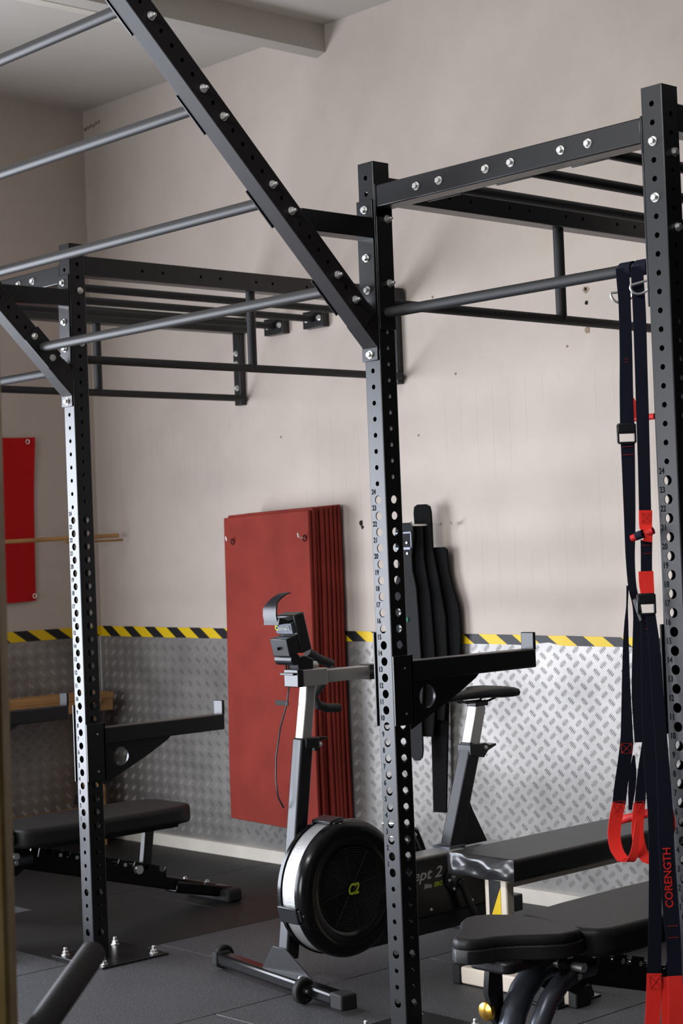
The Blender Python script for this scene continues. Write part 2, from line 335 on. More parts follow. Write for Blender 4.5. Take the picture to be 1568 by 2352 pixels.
# drill holes, flakes and stains on the wall
def mark(name, x, z, r, m, d=.002, wall='b'):
    rnd = random.Random(int(x*1000+z*77)); P = [(x+r*rnd.uniform(.7, 1.15)*math.cos(k*math.pi/6), z+r*rnd.uniform(.7, 1.15)*math.sin(k*math.pi/6)) for k in range(12)]
    return MB().prism(P, 1, WY-d, WY).build(name, m, bpy.data.objects['wall_back'], smooth=0)
mark('dark_stain', -2.012, 1.625, .013, 'hole'); mark('dark_stain', -2.004, 1.605, .009, 'hole')
for z in (2.518, 2.355): mark('wall_plug', -.64, z, .016, 'patchy')
mark('drill_hole', -.64, 2.463, .009, 'hole'); mark('drill_hole', -.64, 2.52, .007, 'hole', .003)
for k in range(6): mark('drill_hole', -4.08+k*.026, 3.86+.004*k*random.uniform(.4, 1.2), .011, 'patchy')
for x, z in ((-2.55, 2.06), (-1.62, 2.0), (-.75, 2.30), (-1.38, 2.25), (-1.5, 2.6)): mark('scuff_mark', x, z, .006, 'patchy')

# strap centre lines: x, y, z, width (metres)
T1 = {
    'strap_a': [(0.9352, 0.0121, 2.2365, 0.0353), (0.9381, 0.0112, 2.1959, 0.0353), (0.9404, 0.01, 2.1365, 0.0329), (0.9405, 0.0075, 2.0184, 0.0341), (0.9377, 0.005, 1.9008, 0.0364), (0.9372, 0.003, 1.8067, 0.0387)],
    'strap_b': [(0.9372, 0.0021, 1.7656, 0.0375), (0.9374, 0.0005, 1.6915, 0.0352), (0.9366, -0.0025, 1.5485, 0.0305), (0.9346, -0.0046, 1.4513, 0.0246), (0.9391, -0.0062, 1.3741, 0.0222), (0.953, -0.0075, 1.3145, 0.0233), (0.954, -0.0095, 1.2214, 0.0326), (0.951, -0.0121, 1.0993, 0.0396), (0.9526, -0.0137, 1.0239, 0.0396), (0.9518, -0.0151, 0.9601, 0.0326)],
    'strap_c': [(0.9419, -0.03, 1.3797, 0.007), (0.9369, -0.03, 1.3273, 0.0047), (0.9322, -0.03, 1.2807, 0.0105), (0.9279, -0.03, 1.2271, 0.0152), (0.9231, -0.03, 1.1372, 0.021), (0.9205, -0.03, 1.059, 0.0268), (0.9179, -0.03, 0.9832, 0.0327), (0.9146, -0.03, 0.948, 0.0362), (0.903, -0.03, 0.8949, 0.0362), (0.8895, -0.03, 0.8356, 0.0363), (0.8813, -0.03, 0.7917, 0.0364)],
    'strap_d': [(0.956, 0.0, 0.9588, 0.0186), (0.9397, 0.0, 0.8706, 0.0257), (0.9283, 0.0, 0.7916, 0.0292)],
    'strap_e': [(0.8912, 0.03, 0.917, 0.0059), (0.8833, 0.03, 0.8516, 0.0213), (0.8714, 0.03, 0.7681, 0.0095)],
    'loop_a': [(0.883, -0.032, 0.7944, 0.0363), (0.8686, -0.032, 0.7465, 0.0352), (0.8619, -0.032, 0.7049, 0.0341), (0.8689, -0.032, 0.668, 0.0352), (0.8883, -0.032, 0.6443, 0.0363)],
    'loop_a2': [(0.8867, -0.03, 0.6438, 0.0363), (0.9115, -0.03, 0.6417, 0.028), (0.9276, -0.03, 0.67, 0.0209), (0.9356, -0.03, 0.7113, 0.0163), (0.9421, -0.03, 0.7525, 0.0139)],
    'loop_b': [(0.9285, -0.002, 0.7942, 0.0316), (0.9219, -0.002, 0.7529, 0.0316), (0.9183, -0.002, 0.7117, 0.0316), (0.9264, -0.002, 0.6717, 0.0327), (0.9439, -0.002, 0.6455, 0.0326), (0.9608, -0.002, 0.6379, 0.0279)],
    'upper_loop': [(0.9148, 0.06, 1.8869, 0.0095), (0.9194, 0.06, 1.8627, 0.019), (0.9193, 0.06, 1.8329, 0.019)],
    'loop_c': [(1.0542, -0.035, 0.807, 0.008), (1.0606, -0.035, 0.7689, 0.0125), (1.0605, -0.035, 0.7405, 0.0114), (1.0523, -0.035, 0.717, 0.0057)],
    'tube1': [(0.8405, 0.02, 0.7384, 0.0238), (0.9481, 0.02, 0.7685, 0.0234)],
    'tube2': [(0.9011, 0.07, 1.8323, 0.0179), (0.9807, 0.07, 1.8329, 0.0177)],
    'letters': [(0.9909, -0.05, 1.0577, 0.0069)],
}
T2 = {
    'strap_a': [(0.9879, 0.0084, 2.2334, 0.0327), (0.9898, 0.0066, 2.1885, 0.0338), (0.9937, 0.0033, 2.1058, 0.0349), (0.9962, -0.0027, 1.9535, 0.0337), (0.9979, -0.0074, 1.8367, 0.0337), (0.9997, -0.0121, 1.7203, 0.0325), (1.0008, -0.0179, 1.5765, 0.0324)],
    'patch': [(1.0046, -0.0208, 1.5786, 0.0358), (1.0039, -0.0221, 1.5463, 0.0347), (1.005, -0.0228, 1.5289, 0.0335)],
    'patch2': [(1.0073, -0.0256, 1.5324, 0.0335), (1.0155, -0.0264, 1.5136, 0.0208), (1.0108, -0.0271, 1.4953, 0.0277)],
    'strap_b': [(1.0035, -0.0209, 1.5, 0.0312), (1.0026, -0.0226, 1.4596, 0.03), (1.0016, -0.0245, 1.4123, 0.03)],
    'wrap': [(1.0033, -0.0283, 1.417, 0.0392), (1.004, -0.0296, 1.3848, 0.0392), (1.0077, -0.0309, 1.3536, 0.0357)],
    'strap_c': [(0.9914, -0.0148, 1.3055, 0.0371), (0.9953, -0.0181, 1.2225, 0.0416), (0.9952, -0.0237, 1.0844, 0.0439), (0.9971, -0.0307, 0.9124, 0.0415), (1.0049, -0.0377, 0.7416, 0.0356), (1.0002, -0.0465, 0.5273, 0.0344), (0.9936, -0.0536, 0.3541, 0.0367)],
    'strap_d': [(1.0135, -0.029, 1.3017, 0.0253), (1.0243, -0.0327, 1.21, 0.0299), (1.0315, -0.0377, 1.0868, 0.0321), (1.0404, -0.0424, 0.9733, 0.032), (1.0494, -0.0494, 0.8039, 0.0387), (1.0523, -0.0545, 0.68, 0.0409), (1.0618, -0.0605, 0.5371, 0.042), (1.0685, -0.0639, 0.4573, 0.0385), (1.0706, -0.0679, 0.3615, 0.0373)],
    'red_a': [(1.0066, -0.07, 0.3637, 0.0388), (0.9999, -0.07, 0.29, 0.0388), (0.9893, -0.07, 0.1973, 0.0389), (0.9828, -0.07, 0.1278, 0.0389), (0.9896, -0.07, 0.095, 0.0343)],
    'red_b': [(1.0762, -0.075, 0.3682, 0.0383), (1.0769, -0.075, 0.3032, 0.0383), (1.0694, -0.075, 0.2122, 0.0384), (1.0631, -0.075, 0.1437, 0.0384), (1.0529, -0.075, 0.1081, 0.0339)],
    'red_c': [(1.0238, -0.045, 0.3524, 0.0183), (1.0232, -0.045, 0.2887, 0.0274), (1.0212, -0.045, 0.1974, 0.0297), (1.0136, -0.045, 0.1052, 0.0297)],
    'tube': [(0.9655, -0.035, 1.505, 0.0197), (1.06, -0.035, 1.5318, 0.0194)],
    'word': [(1.0552, -0.0571, 0.6184, 0.0204)],
}
# ================================================================ the training rig
rig = thing('training_rig', 'tall black steel training rig bolted to the wall, with perforated uprights and a sloping ladder', 'rig', (-.8, .9, 0))
PW = .070; BIG = [.505+.05*k for k in range(24)]; SML = [1.705+.05*k for k in range(20)]; LOW = [.455, .405, .355, .305, .205, .155]; LOB = [.255, .105]
HL = [(z, .0135) for z in BIG+LOB]+[(z, .0078) for z in SML+LOW]
def upright(x1, bolts_y, bolts_x, numbers=True):
    o = Vector((x1-PW/2, PW/2, .008)); hl = [(z-.008, r) for z, r in HL]; hx = [(z-.008-(.030 if z > 1.68 else 0), r) for z, r in HL if not 1.69 < z < 1.72]
    mb = perf(MB(), o, Z, X, PW, 2.692, {'u': hx, '-u': hx, 'v': hl, '-v': hl}); endcap(mb, o+Z*2.692, Z, X, PW)
    u = mb.build('upright', 'powder', rig, smooth=0)
    bp = MB().box(x1-.20, x1+.13, -.055, .25, 0, .008).build('base_plate', 'powder', u, bev=.002)
    for px, py in ((x1-.16, -.02), (x1-.16, .21), (x1+.09, -.02), (x1+.09, .21)):
        b = bolt((px, py, .008), Z, u, True, 1.3)
    for z in bolts_y: bolt((x1-PW/2, 0, z), -Y, u)
    for z in bolts_x: bolt((x1, PW/2+.008, z), X, u, x1 < .5)
    if numbers:
        t = None
        for k in range(24):
            s = text('hole_number', str(k+1), .0225, (x1-PW/2-.018, -.0002, .505+.05*k+.025), X, Z, 'ink', u, sx=.80, bold=.0006)
    return u
upM = upright(0, [], []); upL = upright(-1.657, [], []); upR = upright(1.10, [2.555, 2.405], [2.525, 2.325]); upK = upright(-2.757, [], [], False)
# pull-up bar end plates on the side of the posts (the bar hangs from them)
def side_plate(x1, sgn, z0, z1, par, bolts):
    xx = x1 if sgn > 0 else x1-PW
    p = MB().box(min(xx, xx+sgn*.006), max(xx, xx+sgn*.006), .001, PW-.001, z0, z1).build('side_plate', 'powder', par, bev=.002)
    for z in bolts: bolt((xx+sgn*.006, PW/2+.012, z), X*sgn, par, True)
side_plate(0, 1, 2.18, 2.57, upM, [2.525, 2.325]); side_plate(1.10, -1, 2.12, 2.60, upR, []); side_plate(-1.657, -1, 2.18, 2.57, upL, []); side_plate(-2.757, 1, 2.18, 2.57, upK, [2.525, 2.325])
for z in (2.525, 2.325): bolt((-1.657, PW/2+.008, z), X, upL)
# crossbeams and the bars they carry to the wall
def crossbeam(x0, x1):
    o = Vector((x0, PW/2, 2.592)); mb = MB().box(x0+.006, x1-.006, .002, .068, 2.557, 2.627)
    c = mb.build('crossbeam', 'powder', rig, bev=.004); MB().box(x0, x0+.006, .0, .07, 2.53, 2.63).build('end_plate', 'powder', c, bev=.001); MB().box(x1-.006, x1, .0, .07, 2.53, 2.63).build('end_plate', 'powder', c, bev=.001)
    for a in (.182, .277, .465, .562, .748, .845): bolt((x0+a, .002, 2.592), -Y, c)
    for a in (.23, .513, .797):
        ob = MB().tube([(x0+a, .078, 2.592), (x0+a, WY-.04, 2.592)], .0165).build('overhead_bar', 'grip', rig)
        MB().box(x0+a-.07, x0+a+.07, .068, .078, 2.555, 2.62).build('bar_plate', 'powder', ob, bev=.002)
        wp = MB().box(x0+a-.07, x0+a+.07, WY-.042, WY, 2.55, 2.63).build('wall_bracket', 'powder', ob, bev=.003)
        for q in (-.045, .045): bolt((x0+a+q, WY-.042, 2.592), -Y, ob, s=1.1)
crossbeam(0, 1.03); crossbeam(-2.757, -1.727)
def side_frame(x1, wall_up=True):
    xc = x1-PW/2; hz = [(y, .006) for y in (.27, .37, .56, .66, .85, .94, 1.13, 1.23, 1.42, 1.52)]
    # beam runs in +y from the post to the wall
    mb = perf(MB(), (xc, .072, 2.622), Y, X, .066, WY-.09, {'u': hz, '-u': hz}, h=.075); endcap(mb, (xc, .070, 2.622), Y, X, .066, .075)
    mb.build('side_beam', 'powder', rig, smooth=0)
    MB().tube([(xc, .070, 2.268), (xc, WY-.02, 2.268)], .0165).build('low_pull_up_bar', 'grip', rig)
    MB().tube([(xc, .915, 2.268), (xc, .915, 2.585)], .019).build('strut', 'grip', rig)
    w = MB().box(x1-.088, x1-.040, WY-.036, WY, 2.235, 2.665).build('wall_upright', 'powder', rig, bev=.003)
    for z in (2.32, 2.44, 2.49): bolt((x1-.064, WY-.036, z), -Y, w, s=1.1)
for x in (-2.757, -1.657, 0, 1.10): side_frame(x)
for a, b in ((.006, 1.024), (-2.751, -1.733)):
    MB().tube([(a, .035, 2.233), (b, .035, 2.233)], .0168).build('pull_up_bar', 'grip', rig)
# sloping ladder: rails in the y-z plane, rungs along x
rg_y = [-.132-.2465*k for k in range(5)]
def rail(x1, rung_side, nuts):
    x0 = x1-PW; a = math.sqrt(.5); top = -1.42
    o = Vector((x1-PW/2, 0, 2.169)); d = Vector((0, -a, a)); Lr = -top/a
    hs = [(.132/a-.052+.2465/a/7*k, .007) for k in range(-1, 36) if .132/a-.052+.2465/a/7*k < Lr-.09]
    mb = MB(); perf(mb, o+d*.052, d, X, PW-.002, Lr-.05, {'u': hs, '-u': hs}, h=.072); endcap(mb, o+d*(Lr+.0), d, X, PW-.002, .072)
    mb.prism([(0, 2.118), (0, 2.225), (-.04, 2.262), (-.074, 2.190)], 0, x0+.003, x1-.0025)
    r = mb.build('ladder_rail', 'rail_dim', rig, smooth=0)
    MB().box(x0+.003, x1-.003, -.30, -.006, 2.463, 2.527).build('stub_arm', 'powder', r, bev=.003)
    MB().box(x0-.004, x1-.004, -.007, -.001, 2.085, 2.585).build('mount_plate', 'powder', r, bev=.002)
    for z in (2.555, 2.405, 2.305, 2.105): bolt((x1-PW/2-.003, -.007, z), -Y, r)
    for y in rg_y:
        for s in (-1, 1):
            if nuts: bolt((x1+.0, y+s*.0352, 2.169-y-s*.0352), X, r, True)
        for sd in rung_side:
            xx = x1 if sd > 0 else x0
            e = sd*.006; c = Vector((xx+e/2, y, 2.169-y)); MB().bar(c-d*.07, c+d*.07, .006, .078).build('rung_plate', 'powder', r, bev=.001)
            if sd > 0:
                for s in (-1, 1): bolt((xx+e, y+s*.038, 2.169-y-s*.038), X, r)
    return r
rail(0, (-1,), True); rail(-1.657, (1,), False)
for y in rg_y: MB().tube([(-1.651, y, 2.169-y), (-.076, y, 2.169-y)], .0175, 20).build('ladder_rung', 'rung', rig)

# ---------------------------------------------------------------- spotter arms hooked on the posts
def spotter(x1, zt, zo, label, back=True):
    t = thing('spotter_arm', label, 'spotter arm', (x1, 0, zt-.2), 'spotter arms on the rig posts'); xc = x1-PW/2
    MB().box(x1+.0015, x1+.008, -.002, PW+.012, zt-.195, zt+.02).build('side_plate', 'powder', t, bev=.0015)
    MB().box(x1-PW-.008, x1-PW-.0015, -.005, PW+.012, zo, zo+.29).build('side_plate', 'powder', t, bev=.0015)
    MB().box(x1-PW-.008, x1+.008, PW+.002, PW+.012, zt-.195, zt+.02).build('back_plate', 'powder', t, bev=.0015)
    MB().box(x1-.055, x1+.004, PW+.012, .665, zt-.062, zt).build('arm_tube', 'powder', t, bev=.004)
    MB().box(x1-.053, x1+.003, .655, .668, zt-.004, zt+.055).build('end_stop', 'powder', t, bev=.003)
    # gusset with a round hole, triangle in y-z
    g = MB(); c = (.175, zt-.118); R_ = .036; n = 24; out = []
    tri = [(.083, zt-.062), (.083, zt-.215), (.10, zt-.215), (.30, zt-.128), (.40, zt-.078), (.42, zt-.062)]
    def hit(ang):
        dx, dy = math.cos(ang), math.sin(ang); best = 9
        for i in range(len(tri)):
            (ax, ay), (bx, by) = tri[i], tri[(i+1) % len(tri)]; ex, ey = bx-ax, by-ay; den = dx*ey-dy*ex
            if abs(den) < 1e-9: continue
            tt = ((ax-c[0])*ey-(ay-c[1])*ex)/den; uu = ((ax-c[0])*dy-(ay-c[1])*dx)/den
            if tt > 0 and -1e-6 <= uu <= 1+1e-6: best = min(best, tt)
        return (c[0]+dx*best, c[1]+dy*best)
    angs = sorted([2*math.pi*k/n for k in range(n)]+[math.atan2(p[1]-c[1], p[0]-c[0]) % (2*math.pi) for p in tri]); n = len(angs)
    I = [(c[0]+R_*math.cos(a), c[1]+R_*math.sin(a)) for a in angs]; O = [hit(a) for a in angs]
    vs = [(xx, p[0], p[1]) for xx in (x1-.037, x1-.027) for p in I+O]
    f = []
    for k in range(n):
        q = (k+1) % n; f += [(k, q, n+q, n+k), (2*n+k, 3*n+k, 3*n+q, 2*n+q), (k, 2*n+k, 2*n+q, q), (n+k, n+q, 3*n+q, 3*n+k)]
    g.add(vs, f).build('gusset', 'powder', t)
    for z in (zt-.02, zt-.16): MB().lathe([(0, 0), (.0, .004), (.0015, .004), (.002, 0)], (x1+.008, .045, z), 0, 10).build('rivet', 'chrome', t)
    return t
spotter(0, 1.152, .955, 'black spotter arm on the middle post of the rig, above the bike saddle')
spotter(-1.657, .867, .668, 'black spotter arm on the left post of the rig, above the left bench')
spotter(1.10, 1.19, .985, 'black spotter arm on the right rig post, only its side plate edge showing')
spotter(-2.757, .86, .66, 'black spotter arm at the far left, seen past the wooden post')

# ================================================================ on the walls
for k in range(8):
    y1 = 1.60+k*.0235; dx = (.0, .004, -.002, .012, .016, .02, .022, .024)[k]; dz = (0, .012, .004, .016, .010, .02, .022, .026)[k]
    lab = ['red foam exercise mat at the front of the hanging stack', 'second red foam mat from the front of the hanging stack', 'third red foam mat from the front of the hanging stack', 'fourth red foam mat from the front of the hanging stack', 'fourth red foam mat from the wall in the hanging stack', 'third red foam mat from the wall in the hanging stack', 'second red foam mat from the wall in the hanging stack', 'red foam mat at the very back of the hanging stack, against the wall'][k]
    x0, x1 = -2.765+dx+(.13 if k > 5 else .0), -2.15+dx; mb = MB(); n = 14; rnd = random.Random(k); ph = rnd.uniform(0, 3)
    for i in range(n+1):
        z = .235+(1.445+dz)*i/n; wv = .006*math.sin(z*4+ph)*(1-i/n); w2 = .016*(1-i/n)
        for (x, y) in ((x0-w2*.9, y1), (x1+.004*(1-i/n), y1), (x1+.004*(1-i/n), y1+.017), (x0-w2*.9, y1+.017)): mb.v.append((x, y+wv-.010*(1-i/n)*(1 if k < 2 else .4), z-.02*(x-x0)/(x1-x0)*(1-i/n)+(.012*(x-x0)/.6)*(i/n)))
    for i in range(n):
        for q in range(4): a = 4*i+q; b = 4*i+(q+1) % 4; mb.f.append((a, b, b+4, a+4))
    mb.f += [(3, 2, 1, 0), (4*n, 4*n+1, 4*n+2, 4*n+3)]
    t = thing('exercise_mat', lab or 'red foam exercise mat pressed between others in the hanging stack', 'mat', (-2.45, y1, .24), 'red mats hanging on the back wall')
    mb.build('foam_sheet', 'mat', t, bev=.004)
    if k == 0:
        for x in (-2.70, -2.18):
            MB().ring((x, y1-.001, 1.565), 1, .013, .003, 20, 6).build('eyelet', 'leather', t)
for x in (-2.70, -2.18):
    o = MB().tube([(x, WY-.01, 1.57), (x, 1.575, 1.567), (x, 1.562, 1.572), (x, 1.558, 1.59)], .004, 8).build('wall_hook', 'chrome'); tag(o, 'steel wall hook through the top %s eyelet of the red mats' % ('left' if x < -2.5 else 'right'), 'hook', 'hooks of the red mats')
# lifting belts on a wall hook
def belt(label, pts, y, th, m, group=None):
    t = thing('lifting_belt', label, 'belt', (pts[0][0], y, pts[0][2] if len(pts[0]) > 2 else 1.6)); return t
def strip(mb, prof, th, ydir=Y):          # prof: (xc, y, z, width)
    n = len(prof); sx_ = .74; sy_ = .0
    for (x, y, z, w) in prof:
        for s, e in ((-1, 0), (1, 0), (1, th), (-1, th)): mb.v.append((x+s*w/2, y+e+.22*s*w/2, z))
    b = len(mb.v)-4*n
    for i in range(n-1):
        for q in range(4): a = b+4*i+q; c = b+4*i+(q+1) % 4; mb.f.append((a, c, c+4, a+4))
    mb.f += [(b+3, b+2, b+1, b), (b+4*n-4, b+4*n-3, b+4*n-2, b+4*n-1)]
    return mb
t = thing('lifting_belt', 'black leather lifting belt with a roller buckle, frontmost of the hanging belts', 'belt', (-1.59, 1.66, 1.6))
strip(MB(), [(-1.583, 1.655, 1.612, .05), (-1.584, 1.65, 1.60, .085), (-1.586, 1.65, 1.55, .09), (-1.588, 1.65, 1.47, .068), (-1.588, 1.65, 1.40, .072), (-1.592, 1.65, 1.33, .108), (-1.59, 1.65, 1.20, .116), (-1.588, 1.65, 1.05, .12), (-1.58, 1.65, .90, .118), (-1.575, 1.655, .75, .075), (-1.572, 1.66, .62, .062), (-1.572, 1.66, .59, .050), (-1.572, 1.66, .576, .02)], .009).build('belt_leather', 'leather2', t)
strip(MB(), [(-1.555, 1.685, 1.60, .08), (-1.552, 1.685, 1.45, .075), (-1.54, 1.685, 1.30, .10), (-1.53, 1.685, 1.05, .11), (-1.53, 1.685, .8, .09), (-1.53, 1.685, .68, .06)], .009).build('belt_back_layer', 'leather', t)
MB().bar((-1.63, 1.64, 1.567), (-1.545, 1.655, 1.569), .008, .009, Z).bar((-1.63, 1.64, 1.500), (-1.55, 1.655, 1.500), .012, .014, Z).bar((-1.63, 1.64, 1.567), (-1.63, 1.64, 1.50), .006, .006).bar((-1.547, 1.655, 1.568), (-1.547, 1.655, 1.50), .006, .006).build('buckle', 'steelframe', t, bev=.001)
for x, z in ((-1.608, 1.525), (-1.572, 1.525), (-1.605, 1.478), (-1.571, 1.478)): MB().lathe([(0, .0065), (-.003, .005), (-.004, 0)], (x, 1.648+.22*(x+1.588), z), 1, 10).build('rivet', 'chrome', t)
pr = MB()
for k in range(6): pr.box(-1.626, -1.606, 1.6395, 1.6405, 1.135+k*.019, 1.135+k*.019+.011)
pr.build('belt_print', 'greyink', t)
MB().lathe([(0, .011), (-.001, .011), (-.001, 0)], (-1.588, 1.648, 1.19), 1, 16).build('belt_badge', 'greenink', t)
t = thing('lifting_belt', 'black lifting belt with a rounded end standing tallest above the hook', 'belt', (-1.53, 1.71, 1.6))
strip(MB(), [(-1.535, 1.712, 1.69, .04), (-1.533, 1.712, 1.68, .075), (-1.532, 1.712, 1.655, .085), (-1.53, 1.712, 1.60, .085), (-1.527, 1.712, 1.5, .08), (-1.50, 1.712, 1.36, .085), (-1.49, 1.712, 1.2, .12), (-1.49, 1.712, .95, .125), (-1.51, 1.712, .75, .10)], .01).build('belt_leather', 'leather', t)
t = thing('lifting_belt', 'wide black lifting belt hanging rearmost against the wall', 'belt', (-1.45, 1.74, 1.5))
strip(MB(), [(-1.475, 1.745, 1.50, .05), (-1.468, 1.745, 1.49, .07), (-1.465, 1.745, 1.40, .075), (-1.452, 1.745, 1.33, .085), (-1.44, 1.745, 1.24, .12), (-1.435, 1.745, 1.12, .12), (-1.44, 1.745, 1.0, .11), (-1.50, 1.74, .85, .09), (-1.512, 1.74, .6, .075), (-1.525, 1.74, .345, .062)], .01).build('belt_webbing', 'leather', t)
o = MB().tube([(-1.51, WY, 1.600), (-1.51, 1.63, 1.600), (-1.51, 1.62, 1.615)], .005, 8).build('wall_hook', 'chrome'); tag(o, 'long steel hook that carries the black lifting belts', 'hook')
o = MB().tube([(-1.40, WY, 1.60), (-1.40, 1.76, 1.60), (-1.40, 1.755, 1.61)], .006, 8).build('wall_hook', 'chrome'); tag(o, 'short bare wall hook just right of the lifting belts', 'hook')
# red banner and stick by the left wall
def sheet(y0, y1, z0, z1, n=10, m_=18):
    mb = MB()
    for side in (0, .003):
        for i in range(n+1):
            for j in range(m_+1):
                y = y0+(y1-y0)*i/n; z = z0+(z1-z0)*j/m_; mb.v.append((WX+.012+side+.006*math.sin(y*17+z*4)+.004*math.sin(z*9), y+.012*math.sin(z*3.3), z+.006*math.sin(y*9)))
    k = (n+1)*(m_+1)
    for i in range(n):
        for j in range(m_): a = i*(m_+1)+j; q = (a, a+1, a+m_+2, a+m_+1); mb.f += [q, tuple(v+k for v in q[::-1])]
    for j in range(m_):
        for a in (j, n*(m_+1)+j): mb.f.append((a, a+1, a+1+k, a+k))
    for i in range(n):
        for a in (i*(m_+1), i*(m_+1)+m_): mb.f.append((a, a+m_+1, a+m_+1+k, a+k))
    return mb
t = thing('red_banner', 'plain red cloth banner with corner eyelets on the left wall', 'banner', (WX, 1.0, 1.3))
sheet(.62, 1.395, 1.30, 2.165).build('cloth', 'banner', t, smooth=60)
for y, z in ((1.355, 2.14), (1.365, 1.325)): MB().ring((WX+.024, y, z), 0, .011, .003, 16, 6).build('eyelet', 'chrome', t)
o = MB().tube([(-4.035, .6, 1.60), (-3.82, 1.735, 1.628)], .011, 10).build('wooden_stick', 'wood'); tag(o, 'thin wooden stick lying level across the red banner on pegs', 'stick')
o = MB().tube([(-3.875, WY, 1.604), (-3.875, 1.44, 1.598), (-3.875, 1.43, 1.615)], .006, 8).build('wall_peg', 'wood'); tag(o, 'long wooden wall peg under the right end of the wooden stick', 'peg')
# pine rack on the left wall
t = thing('pine_rack', 'low pine wood rack standing against the left wall behind the left bench', 'rack', (-4.0, 1.3, 0))
MB().box(-4.06, -3.86, .3, 1.70, .768, .800).build('top_plank', 'wood', t, bev=.003)
MB().box(-3.89, -3.86, .3, 1.69, .705, .768).build('front_rail', 'wood', t, bev=.003)
MB().box(-4.06, -3.86, .3, 1.66, .150, .185).build('bottom_plank', 'wood', t, bev=.003)
side = [(-4.06, 0), (-3.86, 0), (-3.86, .30), (-3.90, .42), (-3.93, .55), (-3.90, .68), (-3.84, .768), (-4.06, .768)]
MB().prism([(x, z) for x, z in side], 1, 1.60, 1.622).build('side_panel', 'wood', t, bev=.002)
MB().prism([(x, z) for x, z in side], 1, .34, .362).build('side_panel', 'wood', t, bev=.002)
MB().box(-3.86, -3.852, 1.45, 1.60, .69, .745).build('dark_block', 'plastic', t, bev=.002); MB().box(-3.86, -3.852, 1.42, 1.60, .235, .285).build('dark_block', 'plastic', t, bev=.002)
# ================================================================ exercise bike
bk = thing('exercise_bike', 'black and silver air-resistance exercise bike between the left and middle rig posts', 'exercise bike', (-.75, .2, 0))
BX = -.75
SH = None
def B(mb, name, m, par=bk, **k): return mb.build(name, m, par, **k)
# front foot with rollers
ff = B(MB().bar((-1.155, .215, .045), (-.40, .085, .045), .055, .045, Y), 'front_foot', 'gloss', bev=.012, segs=3)
for a, b in (((-1.185, .22, .045), (-1.150, .214, .045)), ((-.405, .086, .045), (-.335, .074, .045))): MB().bar(a, b, .062, .052, Y).build('end_cap', 'rubber', ff, bev=.006)
for cx, cy in ((-1.175, .245), (-.565, .092)):
    w = MB().lathe([(-.013, 0), (-.013, .030), (-.013, .038), (-.009, .043), (.009, .043), (.013, .038), (.013, .030), (.010, .028), (.010, .012), (.016, .010), (.016, 0)], (cx, cy-.012, .046), 0, 28).build('roller', 'rubber', ff)
    MB().lathe([(.015, 0), (.015, .007), (.022, .006), (.022, 0)], (cx, cy-.012, .046), 0, 6).build('axle_bolt', 'chrome', w)
B(MB().prism([(-.800, .150), (-.738, .150), (-.60, .062), (-.60, .050), (-.865, .050), (-.865, .062)], 1, .150, .156), 'foot_gusset', 'bikeblack', bev=.002)
bolt((-.625, .12, .07), Z, bk, s=.7)
QX = -.85
n_obj = set(bpy.data.objects)
d = Vector((0, .20, .70)).normalized()
B(MB().bar((QX, .222, .08), (QX, .332, .84), .054, .058), 'front_post', 'bikeblack', bev=.008, segs=3)
fp = B(MB().bar((QX, .330, .82), (QX, .368, 1.05), .042, .045), 'front_post_inner', 'alu', bev=.005)
cl = B(MB().box(QX-.036, QX+.036, .315, .378, .805, .842), 'clamp_collar', 'bikeblack', bev=.004)
MB().prism([(.372, .84), (.43, .838), (.425, .832), (.385, .825), (.375, .79)], 0, QX-.012, QX+.03).build('clamp_lever', 'plastic', cl, bev=.002); bolt((QX+.03, .385, .815), X, cl, s=.7)
hd = B(MB().box(QX-.035, QX+.035, .315, .430, 1.025, 1.085), 'head_block', 'alu', bev=.003)
MB().tube([(QX-.012, .345, 1.095), (QX-.012, .415, 1.092)], .017, 14).build('quick_release', 'alu', hd)
MB().box(QX-.038, QX+.038, .285, .312, 1.025, 1.088).build('end_plug', 'plastic', hd, bev=.003)
B(MB().box(QX-.026, QX+.026, .43, .655, 1.030, 1.076), 'handle_arm', 'alu', bev=.003)
MB().box(QX-.03, QX+.03, .645, .70, 1.025, 1.08).build('arm_clamp', 'plastic', bk, bev=.004)
hb = B(MB().tube([(QX-.21, .66, 1.052), (QX+.21, .66, 1.052)], .014, 12), 'handlebar', 'plastic')
for s in (-1, 1):
    MB().tube([(QX+s*.20, .665, 1.075), (QX+s*.20, .60, 1.10), (QX+s*.20, .545, 1.13)], .018, 12).build('bar_end_grip', 'grip', hb)
    MB().tube([(QX+s*.185, .66, 1.06), (QX+s*.185, .60, 1.01), (QX+s*.185, .555, .965), (QX+s*.185, .575, .93), (QX+s*.185, .62, .915), (QX+s*.185, .68, .91)], .017, 14).build('drop_grip', 'grip', hb)
n_mon = set(bpy.data.objects)
# monitor on its arm
ar = B(MB().prism([(.315, 1.05), (.315, 1.12), (.275, 1.135), (.235, 1.125), (.25, 1.07), (.29, 1.045)], 0, QX-.03, QX+.03), 'monitor_bracket', 'plastic', bev=.003)
MB().tube([(QX-.055, .225, 1.125), (QX+.035, .225, 1.125)], .021, 18).build('hinge_roller', 'bikeblack', ar)
MB().box(QX-.04, QX+.03, .215, .29, 1.068, 1.076).build('hinge_plate', 'bikeblack', ar, bev=.001)
def tilt(mb, c, a):
    ca, sa = math.cos(a), math.sin(a); mb.v = [(x, c[0]+(y-c[0])*ca-(z-c[1])*sa, c[1]+(y-c[0])*sa+(z-c[1])*ca) for x, y, z in mb.v]; return mb
TL = (.25, 1.13); TA = math.radians(14)
mn = B(tilt(MB().box(QX-.05, QX+.05, .25, .30, 1.145, 1.285), TL, TA), 'monitor_case', 'plastic', bev=.006)
